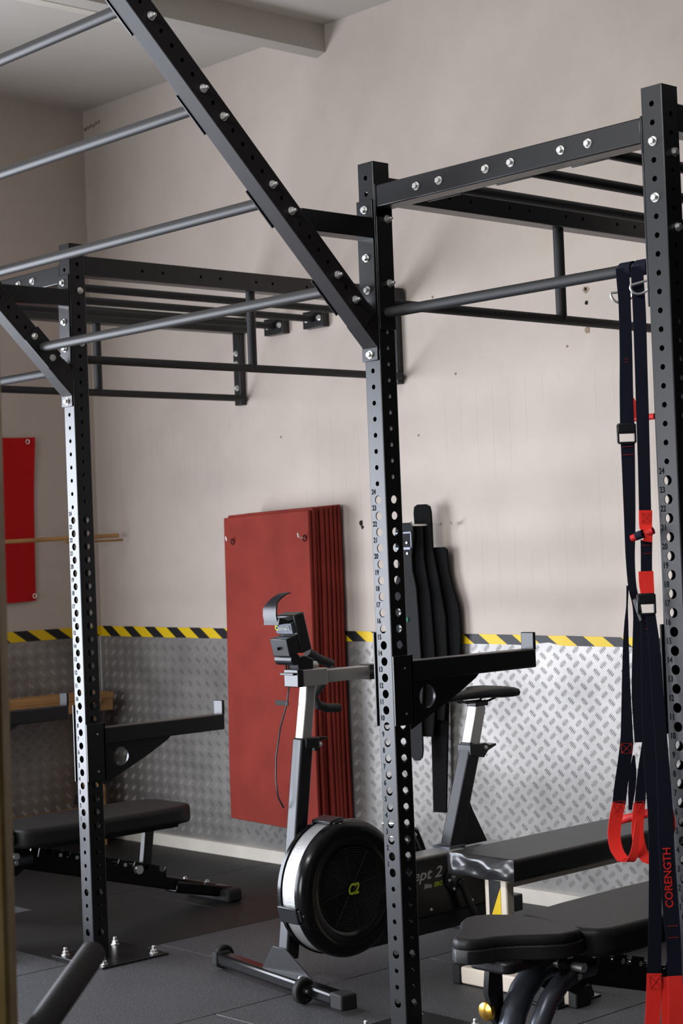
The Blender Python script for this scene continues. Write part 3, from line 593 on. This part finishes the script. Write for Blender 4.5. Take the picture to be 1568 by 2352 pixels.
tilt(MB().box(QX-.045, QX+.045, .195, .25, 1.15, 1.215), TL, TA).build('battery_box', 'plastic', mn, bev=.003)
tilt(MB().box(QX-.045, QX+.045, .232, .25, 1.222, 1.262), TL, TA).build('label_recess', 'steelframe', mn, bev=.002)
tilt(MB().lathe([(0, .006), (-.012, .006), (-.012, 0)], (QX-.005, .195, 1.18), 1, 12), TL, TA).build('knob', 'plastic', mn)
text('monitor_print', 'concept2', .020, (QX+.004, .202, 1.236), X, Z*.97+Y*-.24, 'greyink', mn, sx=.80, bold=.0004)
text('monitor_print', 'C', .024, (QX-.034, .202, 1.236), X, Z*.97+Y*-.24, 'yelink', mn, bold=.001)
# phone holder hook: curved strip over the top
hk = MB(); prof = [(.150, 1.262), (.165, 1.258), (.165, 1.285), (.170, 1.315), (.190, 1.330), (.215, 1.340), (.240, 1.352), (.262, 1.357)]
pr = [(.155, 1.258, .07), (.150, 1.285, .07), (.152, 1.31, .07), (.165, 1.33, .05), (.185, 1.345, .045), (.21, 1.357, .04), (.235, 1.362, .035)]
for (y, z, w) in pr:
    for sx_, e in ((-1, 0), (1, 0), (1, .006), (-1, .006)): hk.v.append((QX+sx_*w/2-.01, y+e, z-e*.6))
for i in range(len(pr)-1):
    for q in range(4): a = 4*i+q; c = 4*i+(q+1) % 4; hk.f.append((a, c, c+4, a+4))
hk.f += [(3, 2, 1, 0), (24, 25, 26, 27)]
hk.prism([(.152, 1.250), (.158, 1.275), (.175, 1.272), (.20, 1.262), (.24, 1.272), (.24, 1.258)], 0, QX-.045, QX+.035)
hk.build('phone_holder', 'bikeblack', mn, smooth=40)
MB().tube([(QX-.03, .235, 1.11), (QX-.035, .25, 1.02), (QX-.045, .245, .96), (QX-.05, .215, .88), (QX-.055, .195, .78), (QX-.05, .185, .70), (QX-.035, .18, .64), (QX-.03, .20, .60)], .0032, 8).build('cable', 'plastic', bk)
MB().box(QX-.105, QX-.035, .243, .247, .957, .975).build('cable_clip', 'rubber', bk, bev=.001)
for o in set(bpy.data.objects)-n_mon:
    if o.parent is bk: o.location.y += .054
for o in set(bpy.data.objects)-n_obj:
    if o.parent is bk: o.location.y += .04
# flywheel housing
FC = (BX+.012, .425, .318)
fw = B(MB().lathe([(-.075, .16), (-.082, .19), (-.080, .222), (-.068, .238), (-.050, .240), (-.045, .232), (.018, .232), (.022, .240), (.042, .240), (.060, .232), (.070, .215), (.072, .19), (.066, .170), (.060, .158), (.052, .150), (.052, 0)], FC, 0, 64), 'flywheel_housing', 'gloss', smooth=40)
MB().lathe([(-.075, .16), (-.06, .15), (-.06, 0)], FC, 0, 48).build('rear_cover', 'gloss', fw)
MB().lathe([(-.046, .2345), (.019, .2345)], FC, 0, 64).build('perforated_band', 'perf', fw)
gr = MB()
for k in range(15): gr.ring((FC[0]+.055, FC[1], FC[2]), 0, .022+.0086*k, .0019, 40, 6)
for k in range(8):
    a = k*math.pi/4+.2; gr.tube([(FC[0]+.055, FC[1]+.02*math.cos(a), FC[2]+.02*math.sin(a)), (FC[0]+.055, FC[1]+.148*math.cos(a), FC[2]+.148*math.sin(a))], .002, 6)
gr.build('fan_grille', 'rubber', fw)
MB().lathe([(.052, .026), (.058, .026), (.060, .022), (.060, 0)], FC, 0, 24).build('hub_cap', 'gloss', fw)
text('hub_print', 'C2', .054, (FC[0]+.0605, FC[1]+.002, FC[2]-.004), Y, Z, 'yelink', fw, sx=.8, bold=.0014, shear=.25)
for a in (100, 195, 330):
    ra = math.radians(a); c = Vector((FC[0]-.014, FC[1]+.243*math.cos(ra), FC[2]+.243*math.sin(ra))); tg = Vector((0, -math.sin(ra), math.cos(ra)))
    cp = MB().bar(c-tg*.030, c+tg*.030, .098, .013).build('rim_clip', 'bikeblack', fw, bev=.004)
    e = c+X*.052-Vector((0, math.cos(ra), math.sin(ra)))*.012; MB().bar(e-tg*.022, e+tg*.022, .018, .026).build('clip_tab', 'plastic', cp, bev=.003); bolt(e+X*.010, X, cp, s=.55)
B(MB().prism([(.62, .31), (.62, .12), (.50, .12), (.42, .20), (.42, .31)], 0, BX-.035, BX+.03), 'housing_bridge', 'plastic', bev=.004)
# main body
bd = B(MB().box(BX-.05, BX+.052, .58, 1.28, .150, .362), 'drive_case', 'gloss', bev=.006)
MB().box(BX-.048, BX+.05, .585, 1.02, .362, .372).build('top_strip', 'alu', bd, bev=.002)
text('body_print', 'Concept 2', .056, (BX+.0525, .735, .305), Y, Z, 'greyink', bd, sx=1.3, shear=.3, bold=.0006)
text('body_print', 'Bike', .023, (BX+.0525, .817, .262), Y, Z, 'greyink', bd, shear=.3, bold=.0005); text('body_print', 'ERG', .023, (BX+.0525, .871, .262), Y, Z, 'yelink', bd, shear=.3, bold=.0005)
for y, z in ((.83, .175), (1.05, .175), (1.22, .20)): bolt((BX+.052, y, z), X, bd, s=.45)
B(MB().box(BX-.04, BX+.04, .40, 1.35, .085, .150), 'base_rail', 'bikeblack', bev=.006)
B(MB().box(BX-.29, BX+.32, 1.24, 1.29, .0, .045), 'rear_foot', 'steelframe', bev=.010)
B(MB().box(BX-.03, BX+.03, 1.23, 1.30, .04, .09), 'rear_foot_mount', 'bikeblack', bev=.004)
n_obj = set(bpy.data.objects)
# seat post and saddle
B(MB().bar((BX, 1.02, .365), (BX, 1.155, .745), .058, .062), 'seat_post', 'bikeblack', bev=.007, segs=3)
B(MB().prism([(1.045, .37), (1.20, .37), (1.125, .50), (1.10, .56)], 0, BX-.025, BX+.025), 'seat_post_gusset', 'bikeblack', bev=.003)
B(MB().box(BX-.045, BX+.045, .97, 1.055, .368, .380), 'seat_post_plate', 'steelframe', bev=.002)
B(MB().bar((BX, 1.150, .735), (BX, 1.198, .890), .048, .054), 'seat_post_inner', 'alu', bev=.005)
cl = B(MB().prism([(1.115, .705), (1.115, .745), (1.20, .745), (1.225, .735), (1.26, .738), (1.262, .730), (1.215, .715), (1.19, .69)], 0, BX-.034, BX+.034), 'seat_clamp', 'plastic', bev=.002); bolt((BX+.034, 1.20, .728), X, cl, s=.6)
sm = B(MB().box(BX-.026, BX+.026, 1.165, 1.235, .885, .905), 'saddle_clamp', 'plastic', bev=.004)
sd = MB(); prf = [(1.02, .015, .936, .915), (1.04, .026, .94, .912), (1.10, .032, .944, .915), (1.17, .045, .948, .915), (1.22, .085, .953, .915), (1.27, .125, .957, .912), (1.305, .13, .955, .912), (1.32, .105, .945, .915)]
n = 16
for (y, hw, zt, zb) in prf:
    for k in range(n): a = 2*math.pi*k/n; sd.v.append((BX+hw*math.copysign(abs(math.cos(a))**.7, math.cos(a)), y, (zt+zb)/2+(zt-zb)/2*math.copysign(abs(math.sin(a))**.6, math.sin(a))))
for i in range(len(prf)-1):
    for k in range(n): a = i*n+k; b_ = i*n+(k+1) % n; sd.f.append((a, b_, b_+n, a+n))
sd.f += [tuple(range(n))[::-1], tuple(range((len(prf)-1)*n, len(prf)*n))]
sdl = sd.build('saddle', 'pad', bk, smooth=60)
for s in (-1, 1): MB().tube([(BX+s*.012, 1.06, .925), (BX+s*.02, 1.12, .903), (BX+s*.022, 1.24, .903), (BX+s*.045, 1.285, .922)], .0045, 8).build('saddle_rail', 'plastic', sdl)
for o in set(bpy.data.objects)-n_obj:
    if o.parent is bk: o.location.x -= .02
n_obj = set(bpy.data.objects)
# cranks
ck = B(MB().lathe([(0, 0), (0, .046), (.008, .046), (.014, .030), (.03, .026), (.03, 0)], (BX+.053, .905, .268), 0, 30), 'crank_hub', 'plastic')
for k in range(5): a = k*1.257+.6; bolt((BX+.066, .905+.036*math.cos(a), .268+.036*math.sin(a)), X, ck, s=.5)
B(MB().bar((BX+.088, .905, .268), (BX+.092, .972, .118), .016, .028), 'crank_arm', 'gloss', bev=.005)
B(MB().box(BX+.10, BX+.19, .94, 1.02, .092, .112), 'pedal', 'plastic', bev=.004)
B(MB().bar((BX-.085, .905, .268), (BX-.090, .83, .425), .016, .028), 'crank_arm', 'gloss', bev=.005)
pd = B(MB().box(BX-.19, BX-.10, .79, .87, .415, .430), 'pedal', 'chrome', bev=.004)
MB().tube([(BX-.19, .79, .43), (BX-.185, .78, .47), (BX-.11, .78, .475), (BX-.10, .79, .43)], .006, 8).tube([(BX-.19, .87, .42), (BX-.185, .84, .455), (BX-.11, .84, .455), (BX-.10, .87, .42)], .006, 8).build('toe_cage', 'chrome', pd)
MB().tube([(BX-.14, .86, .44), (BX-.14, .905, .43), (BX-.14, .93, .38), (BX-.14, .95, .33)], .013, 10).build('pedal_strap', 'plastic', pd)

for o in set(bpy.data.objects)-n_obj:
    if o.parent is bk: o.location.y += .05
# ================================================================ benches
def adj_bench(ox, oy, label, detail):
    t = thing('adjustable_bench', label, 'bench', (ox, oy, 0), 'black adjustable benches')
    R = lambda mb, name, m, par=t, **k: mb.build(name, m, par, **k)
    def T(mb): mb.v = [(x+ox, y+oy, z) for x, y, z in mb.v]; return mb
    # seat pad (x relative to the bench centre line, y relative to the hinge)
    seat = [(-.05, -.345), (-.075, -.33), (-.135, -.235), (-.195, -.165), (-.215, -.125), (-.215, -.085), (-.19, -.045), (-.14, -.012), (-.06, .0), (.08, -.015), (.125, -.04), (.135, -.075), (.128, -.13), (.09, -.175), (.05, -.215), (.015, -.265), (.005, -.31), (-.015, -.338)]
    seat = [(x*1.06-.012, y) for x, y in seat]
    R(T(MB().prism(seat, 2, .402, .440)), 'seat_side_panel', 'weave', bev=.004, segs=2, smooth=50)
    s2 = [(x*.985-.001, y*.985-.002) for x, y in seat]
    R(T(MB().prism(s2, 2, .436, .467)), 'seat_pad', 'pad', bev=.013, segs=4, smooth=60)
    R(T(MB().prism(rounded(-.10, .05, -.27, -.02, .03), 2, .372, .404)), 'seat_bracket', 'plastic', bev=.008)
    back = [(-.155, .01)]+[(-.165, .05), (-.18, .2), (-.185, .5), (-.175, .72), (-.15, .80), (-.11, .83), (.11, .83), (.15, .80), (.175, .72), (.185, .5), (.18, .2), (.172, .03), (.15, -.015), (.10, -.035), (.03, -.03), (-.05, -.012), (-.12, .0)]
    R(T(MB().prism(back, 2, .385, .462)), 'back_pad', 'pad', bev=.020, segs=4, smooth=60)
    R(T(MB().box(-.12, .12, .10, .76, .368, .388)), 'back_board', 'rubber', bev=.003)
    # hinge plates, curved front leg, cross foot
    for s in (-1, 1):
        h = R(T(MB().prism([(-.06, .30), (-.075, .37), (-.03, .425), (.03, .43), (.07, .40), (.05, .30), (.0, .27)], 0, s*.055-.004, s*.055+.004)), 'hinge_plate', 'gloss', bev=.002)
        for y, z in ((-.035, .39), (.015, .405), (-.005, .325)): bolt((ox+s*.060, oy+y, z), X*s, h, s=1.1 if s > 0 else .9)
    arc = [(.06, .355), (-.0, .352), (-.065, .335), (-.12, .295), (-.16, .24), (-.185, .17), (-.205, .09), (-.215, .04)]
    R(T(MB().tube([(-.035, y, z) for y, z in arc], .036, 20)), 'curved_leg', 'steelframe')
    R(T(MB().tube([(.045, y+.012, z-.02) for y, z in arc], .027, 16)), 'curved_leg', 'steelframe')
    R(T(MB().box(-.26, .26, -.25, -.19, 0, .055)), 'front_foot', 'gloss', bev=.012)
    # curved seat arm with the pop-pin
    am = [(-.215, .375), (-.225, .30), (-.20, .22), (-.155, .15), (-.12, .12), (-.06, .15), (-.06, .175), (-.115, .165), (-.145, .20), (-.165, .25), (-.165, .375)]
    A = R(T(MB().prism(am, 0, -.085, -.065)), 'seat_arm', 'powder', bev=.002, smooth=30)
    bolt((ox-.065, oy-.13, .175), X, A, s=.6)
    k = R(T(MB().tube([(-.085, -.205, .245), (-.085, -.135, .222)], .0085, 12)), 'pin_shaft', 'chrome')
    kb = MB().lathe([(-.010, 0), (-.008, .014), (-.004, .024), (.006, .027), (.012, .022), (.016, .010), (.016, 0)], (0, 0, 0), 1, 28); kb.v = [(x-.085+ox, y-.215+oy, z+.248) for x, y, z in kb.v]
    kb.build('pin_knob', 'gold', t)
    R(T(MB().tube([(-.14, -.02, .355), (.10, -.02, .355)], .013, 14)), 'pivot_tube', 'chrome')
    # main rail sloping to the floor, ladder plate, rear support, rear foot
    rl = R(T(MB().bar((0, .02, .325), (0, 1.02, .052), .055, .055)), 'main_rail', 'gloss', bev=.006)
    d = Vector((0, 1.0, -.273)).normalized(); u = Vector((0, .263, .965)); o = Vector((ox, oy+.12, .335))
    lp = MB()
    for s in (-.03, .03):
        pts = []
        for i in range(8):
            b0 = i*.082
            pts += [(b0, .03), (b0+.035, .03), (b0+.038, .012), (b0+.050, .004), (b0+.066, .010), (b0+.070, .03)]
        pts = [(0, -.015)]+pts+[(.656, -.015)]
        P = [o+X*s+d*a+u*b for a, b in pts]; n = len(P)
        lp.add(P+[p+X*.006 for p in P], [tuple(range(n))[::-1], tuple(range(n, 2*n))]+[(i, (i+1) % n, n+(i+1) % n, n+i) for i in range(n)])
    L_ = lp.build('ladder_plate', 'gloss', t)
    for i in (1, 2, 3, 5, 6): MB().tube([tuple(o+d*(.02+i*.082)+u*.012-X*.038), tuple(o+d*(.02+i*.082)+u*.012+X*.040)], .008, 12).build('cross_pin', 'chrome', L_)
    R(T(MB().bar((0, .69, .37), (0, .66, .16), .03, .045)), 'rear_support', 'powder', bev=.003)
    w = R(T(MB().tube([(-.05, .60, .205), (.055, .60, .205)], .018, 18)), 'ladder_roller', 'chrome')
    R(T(MB().tube([(.0, .28, .29), (.0, .62, .21)], .012, 10)), 'link_bar', 'powder')
    R(T(MB().bar((0, .80, .10), (0, 1.10, .032), .085, .05)), 'rear_sleeve', 'gloss', bev=.008)
    R(T(MB().box(-.20, .10, 1.03, 1.11, 0, .055)), 'rear_foot', 'rubber', bev=.012)
    for y in (.86, .98): bolt((ox+.02, oy+y, .125-.27*(y-.86)-.0), Z, t, s=.8)
    return t
adj_bench(.70, -.085, 'black adjustable bench in the right foreground with a gold adjuster knob', True)
adj_bench(-2.20, -.02, 'black adjustable bench on the far left behind the left rig post', False)
# cream flat bench
t = thing('flat_bench', 'flat weight bench with worn black pad on a cream frame, behind the right front bench', 'bench', (-.2, 1.0, 0))
def pad_mesh(x0, x1, y0, y1, z0, z1):
    return MB().prism(rounded(x0, x1, y0, y1, .02), 2, z0, z1)
pad_mesh(-.395, -.085, .61, 1.70, .372, .448).build('bench_pad', 'padold', t, bev=.014, segs=4, smooth=60)
fo = MB(); n = 44; m2 = 12                    # creased vinyl wrap on the near end
for i in range(n+1):
    for j in range(m2+1):
        u_, v_ = i/n, j/m2; d_ = .010*math.sin(u_*8+v_*4)+.004*math.sin(u_*15-v_*5); e_ = math.sin(v_*math.pi)**.5*math.sin(min(1, u_*8, (1-u_)*8)*math.pi/2)
        fo.v.append((-.393+.306*u_, .612-(.014+d_*.8)*e_, .372+.074*v_+.004*math.sin(u_*14)*(v_-.5)))
for i in range(n):
    for j in range(m2): a = i*(m2+1)+j; fo.f.append((a, a+m2+1, a+m2+2, a+1))
fo.build('end_wrap', 'wrap', t, smooth=80)
MB().box(-.235, -.17, .66, 1.66, .335, .374).build('top_rail', 'cream', t, bev=.004)
up = MB().box(-.250, -.150, .640, .680, .062, .374).build('front_upright', 'cream', t, bev=.006)
MB().box(-.229, -.176, .6385, .640, .10, .365).build('hazard_sticker', 'hazP', up)
MB().box(-.34, .14, .60, .665, .004, .062).build('front_foot', 'cream', t, bev=.006)
MB().box(-.375, -.34, .595, .67, .0, .066).build('foot_cap', 'rubber', t, bev=.005); MB().box(.14, .175, .595, .67, .0, .066).build('foot_cap', 'rubber', t, bev=.005)
MB().box(-.250, -.150, 1.55, 1.59, .062, .374).build('rear_upright', 'cream', t, bev=.006); MB().box(-.34, .14, 1.54, 1.605, .004, .062).build('rear_foot', 'cream', t, bev=.006)
MB().box(-.225, -.175, .665, 1.54, .015, .055).build('base_rail', 'cream', t, bev=.005)
# rubber foot of a rack near the front bench
t = thing('rubber_floor_foot', 'small black rubber foot block on the floor behind the front bench leg', 'foot block', (.07, .69, 0))
MB().prism([(.56, 0), (.60, .10), (.72, .10), (.76, 0)], 0, .01, .12).build('block', 'rubber', t, bev=.006)
MB().box(-.005, .135, .55, .77, 0, .008).build('flange', 'gloss', t, bev=.002)

# ================================================================ foreground left
t = thing('wooden_post', 'tall blurred ochre wooden post at the left edge of the picture', 'post', (1.42, -2.30, 0))
mb = MB(); a = Vector((1.455, -2.307, 0)); b = Vector((1.520, -2.320, 3.2))
for p in (a, b):
    for dx, dy in ((-.09, -.035), (-.045, -.080), (0, 0), (-.045, .045)): mb.v.append((p.x+dx, p.y+dy, p.z))
mb.f = [(3, 2, 1, 0), (4, 5, 6, 7), (0, 1, 5, 4), (1, 2, 6, 5), (2, 3, 7, 6), (3, 0, 4, 7)]
mb.build('post_timber', 'wood2', t, bev=.006)
MB().box(1.34, 1.50, -2.42, -2.20, 0, .02).build('post_base', 'powder', t, bev=.003)
t = thing('padded_bar', 'blurred black foam-covered bar end jutting in at the lower left', 'bar', (1.8, -2.75, 0))
A = Vector((1.4002, -2.0975, 0.8426)); Bb = Vector((1.7773, -2.7042, 0.6141)); dd = (Bb-A).normalized()
MB().tube([tuple(A), tuple(A+dd*.004), tuple(A+dd*.5), tuple(Bb)], [.0200, .0225, .0235, .0235], 28).build('foam_sleeve', 'grip', t)
MB().lathe([(0, 0), (0, .0255), (.001, .0255)], (0, 0, 0), 2, 28)
e = MB().tube([tuple(A-dd*.002), tuple(A)], [.018, .0200], 28).build('end_cap', 'rung', t)
MB().tube([tuple(Bb), tuple(Bb+dd*.06+Z*-.01), tuple(Bb+dd*.09-Z*.06), tuple(Vector((Bb.x+dd.x*.09, Bb.y+dd.y*.09, .01)))], .022, 16).build('bar_leg', 'powder', t)
MB().box(1.72, 1.90, -2.90, -2.66, 0, .02).build('foot_plate', 'powder', t, bev=.004)

# ================================================================ suspension trainers on the pull-up bar
FW = Vector((-BACK.x, -BACK.y, 0)).normalized(); SD = Vector((-.68*0+.679, .733, 0)).normalized()
def ribbon(mb, pts, th=.0022, yaw=0, wave=0):
    P = []
    n0 = len(pts)
    for i in range(n0-1):                           # Catmull-Rom resample
        p = [Vector(pts[max(0, min(n0-1, i+k))]+()) if False else pts[max(0, min(n0-1, i+k))] for k in (-1, 0, 1, 2)]
        m_ = 4
        for k in range(m_+(1 if i == n0-2 else 0)):
            s = k/m_; q = []
            for c in range(4):
                a, b, c_, d = (p[0][c], p[1][c], p[2][c], p[3][c]); q.append(.5*((2*b)+(-a+c_)*s+(2*a-5*b+4*c_-d)*s*s+(-a+3*b-3*c_+d)*s**3))
            P.append(q)
    sd = (SD*math.cos(yaw)+FW*math.sin(yaw)); nr = Vector((-sd.y, sd.x, 0)); base = len(mb.v)
    for i, (x, y, z, w) in enumerate(P):
        w = max(w, .003); tn = Vector(P[min(i+1, len(P)-1)][:3])-Vector(P[max(i-1, 0)][:3])
        s2 = sd.copy()
        if abs(tn.z) > 1e-6: s2 = sd-tn*(sd.dot(tn)/tn.length_squared)*.8
        for s, e in ((-1, -1), (1, -1), (1, 1), (-1, 1)):
            mb.v.append(tuple(Vector((x, y, z))+s2*(s*w/2)+nr*(e*th/2)))
    for i in range(len(P)-1):
        for q in range(4): a = base+4*i+q; c = base+4*i+(q+1) % 4; mb.f.append((a, c, c+4, a+4))
    e = base+4*(len(P)-1); mb.f += [(base+3, base+2, base+1, base), (e, e+1, e+2, e+3)]
    return mb
def bar_wrap(x, w):                                  # webbing looped over the pull-up bar
    pts = [(x, .035-.0195*math.cos(a), 2.233+.0195*math.sin(a)) for a in [math.radians(-70+15*k) for k in range(22)]]
    mb = MB(); 
    for (px, py, pz) in pts:
        v = Vector((0, py-.035, pz-2.233)).normalized()
        for s, e in ((-1, 0), (1, 0), (1, .0025), (-1, .0025)): mb.v.append((px+s*w/2, py+v.y*e, pz+v.z*e))
    for i in range(len(pts)-1):
        for q in range(4): a = 4*i+q; c = 4*i+(q+1) % 4; mb.f.append((a, c, c+4, a+4))
    mb.f += [(3, 2, 1, 0), tuple(4*len(pts)-4+k for k in range(4))]
    return mb
def dring(x, y, z, tl):
    mb = MB(); P = [Vector((.030*math.cos(a), 0, -.030*abs(math.sin(a)) if True else 0)) for a in [math.pi*k/16 for k in range(17)]]
    P = [Vector((x, y, z))+SD*p.x*math.cos(tl)+Z*(p.z+p.x*math.sin(tl))-FW*.004 for p in P]
    return mb.tube([tuple(p) for p in P]+[tuple(P[0])], .0035, 8)
def buckle(par, c, w, h, m='plastic'):
    c = Vector(c); mb = MB(); n_ = -FW; t_ = .010
    for a, b in (((-1, 1), (1, 1)), ((-1, -1), (1, -1)), ((-1, -1), (-1, 1)), ((1, -1), (1, 1)), ((-1, .1), (1, .1))):
        A_ = c+SD*(a[0]*w/2)+Z*(a[1]*h/2); B_ = c+SD*(b[0]*w/2)+Z*(b[1]*h/2); mb.bar(tuple(A_), tuple(B_), .006, .010, tuple(Z if a[1] == b[1] else SD))
    mb.bar(tuple(c+SD*(-w/2)+Z*(h*.3)+n_*.004), tuple(c+SD*(w/2)+Z*(h*.3)+n_*.004), .022, .004, tuple(Z))
    return mb.build('buckle', m, par, bev=.0015)
def stitches(par, c, w, h, box=True, m='stitch'):
    c = Vector(c)-FW*.0040; mb = MB(); r = .0006
    L_ = [((-1, 1), (1, 1)), ((-1, -1), (1, -1))]+([((-1, -1), (-1, 1)), ((1, -1), (1, 1)), ((-1, -1), (1, 1)), ((-1, 1), (1, -1))] if box else [])
    for a, b in L_: mb.bar(tuple(c+SD*(a[0]*w/2)+Z*(a[1]*h/2)), tuple(c+SD*(b[0]*w/2)+Z*(b[1]*h/2)), .0009, .0009)
    return mb.build('stitching', m, par, smooth=0)
def grip(par, a, b, r): 
    return MB().tube([a, tuple(Vector(a).lerp(Vector(b), .5)), b], r, 18).build('handle_grip', 'redrub', par)
t1 = thing('suspension_trainer', 'left navy strap trainer on the pull-up bar, red loops hanging before the cream bench', 'suspension trainer', (.94, .035, 2.2), 'strap trainers looped over the pull-up bar')
t2 = thing('suspension_trainer', 'right navy strap trainer with red printed word, beside the right rig post', 'suspension trainer', (.99, .035, 2.2), 'strap trainers looped over the pull-up bar')
bar_wrap(.938, .040).build('bar_loop', 'strap', t1, smooth=50); bar_wrap(.992, .040).build('bar_loop', 'strap', t2, smooth=50)
for k in ('strap_a', 'strap_b', 'strap_c', 'strap_d', 'strap_e'): ribbon(MB(), T1[k]).build('webbing', 'strap', t1, smooth=50)
for k in ('strap_a', 'strap_b', 'strap_c', 'strap_d'): ribbon(MB(), T2[k]).build('webbing', 'strap', t2, smooth=50)
for k in ('loop_a', 'loop_a2', 'loop_b', 'loop_c', 'upper_loop'): ribbon(MB(), T1[k], .003).build('foot_loop', 'redweb', t1, smooth=50)
for k in ('patch', 'patch2', 'wrap', 'red_a', 'red_b', 'red_c'): ribbon(MB(), T2[k], .003).build('foot_loop' if k[0] == 'r' else 'red_sleeve', 'redweb', t2, smooth=50)
buckle(t1, (.9375, -.002, 1.788), .046, .050); buckle(t2, (1.006, -.036, 1.330), .044, .052)
MB().bar((.975, -.045, 1.345), (1.0, -.05, 1.285), .012, .010).build('cam_lever', 'plastic', t2, bev=.003)
dring(.930, .012, 2.172, .05).build('steel_ring', 'chrome', t1); dring(1.000, .006, 2.188, .25).build('steel_ring', 'chrome', t2)
grip(t1, T1['tube1'][0][:3], T1['tube1'][1][:3], .0115); grip(t1, T1['tube2'][0][:3], T1['tube2'][1][:3], .0085); grip(t2, T2['tube'][0][:3], (1.027, -.02, 1.524), .0095)
g0 = Vector((.985, -.037, 1.511)); MB().tube([tuple(g0), tuple(g0+Vector((.022, 0, .006)))], .0115, 16).build('grip_band', 'strap', t2)
for c, w, h, b, tt in (((.8813, -.03, .785), .030, .030, True, t1), ((.9283, -.001, .785), .024, .030, True, t1), ((.9146, -.03, .944), .028, .026, True, t1), ((.937, .001, 1.742), .030, .022, False, t1), ((.940, .007, 1.985), .010, .008, False, t1), ((1.005, -.0225, 1.560), .026, .024, True, t2), ((1.006, -.067, .342), .030, .034, True, t2), ((1.076, -.070, .346), .030, .034, True, t2), ((1.066, -.062, .480), .028, .03, False, t2), ((1.0035, -.023, 1.475), .022, .022, False, t2), ((1.002, -.028, 1.275), .018, .02, False, t2)): stitches(tt, c, w, h, b)
w_ = T2['word'][0]; text('strap_print', 'CORENGTH', .0285, tuple(Vector(w_[:3])-FW*.0035), Vector((-.0124, .0111, .2668)), -SD, 'redink', t2, sx=1.0, bold=.0003)
for c in bpy.data.collections: pass
bpy.context.view_layer.update()
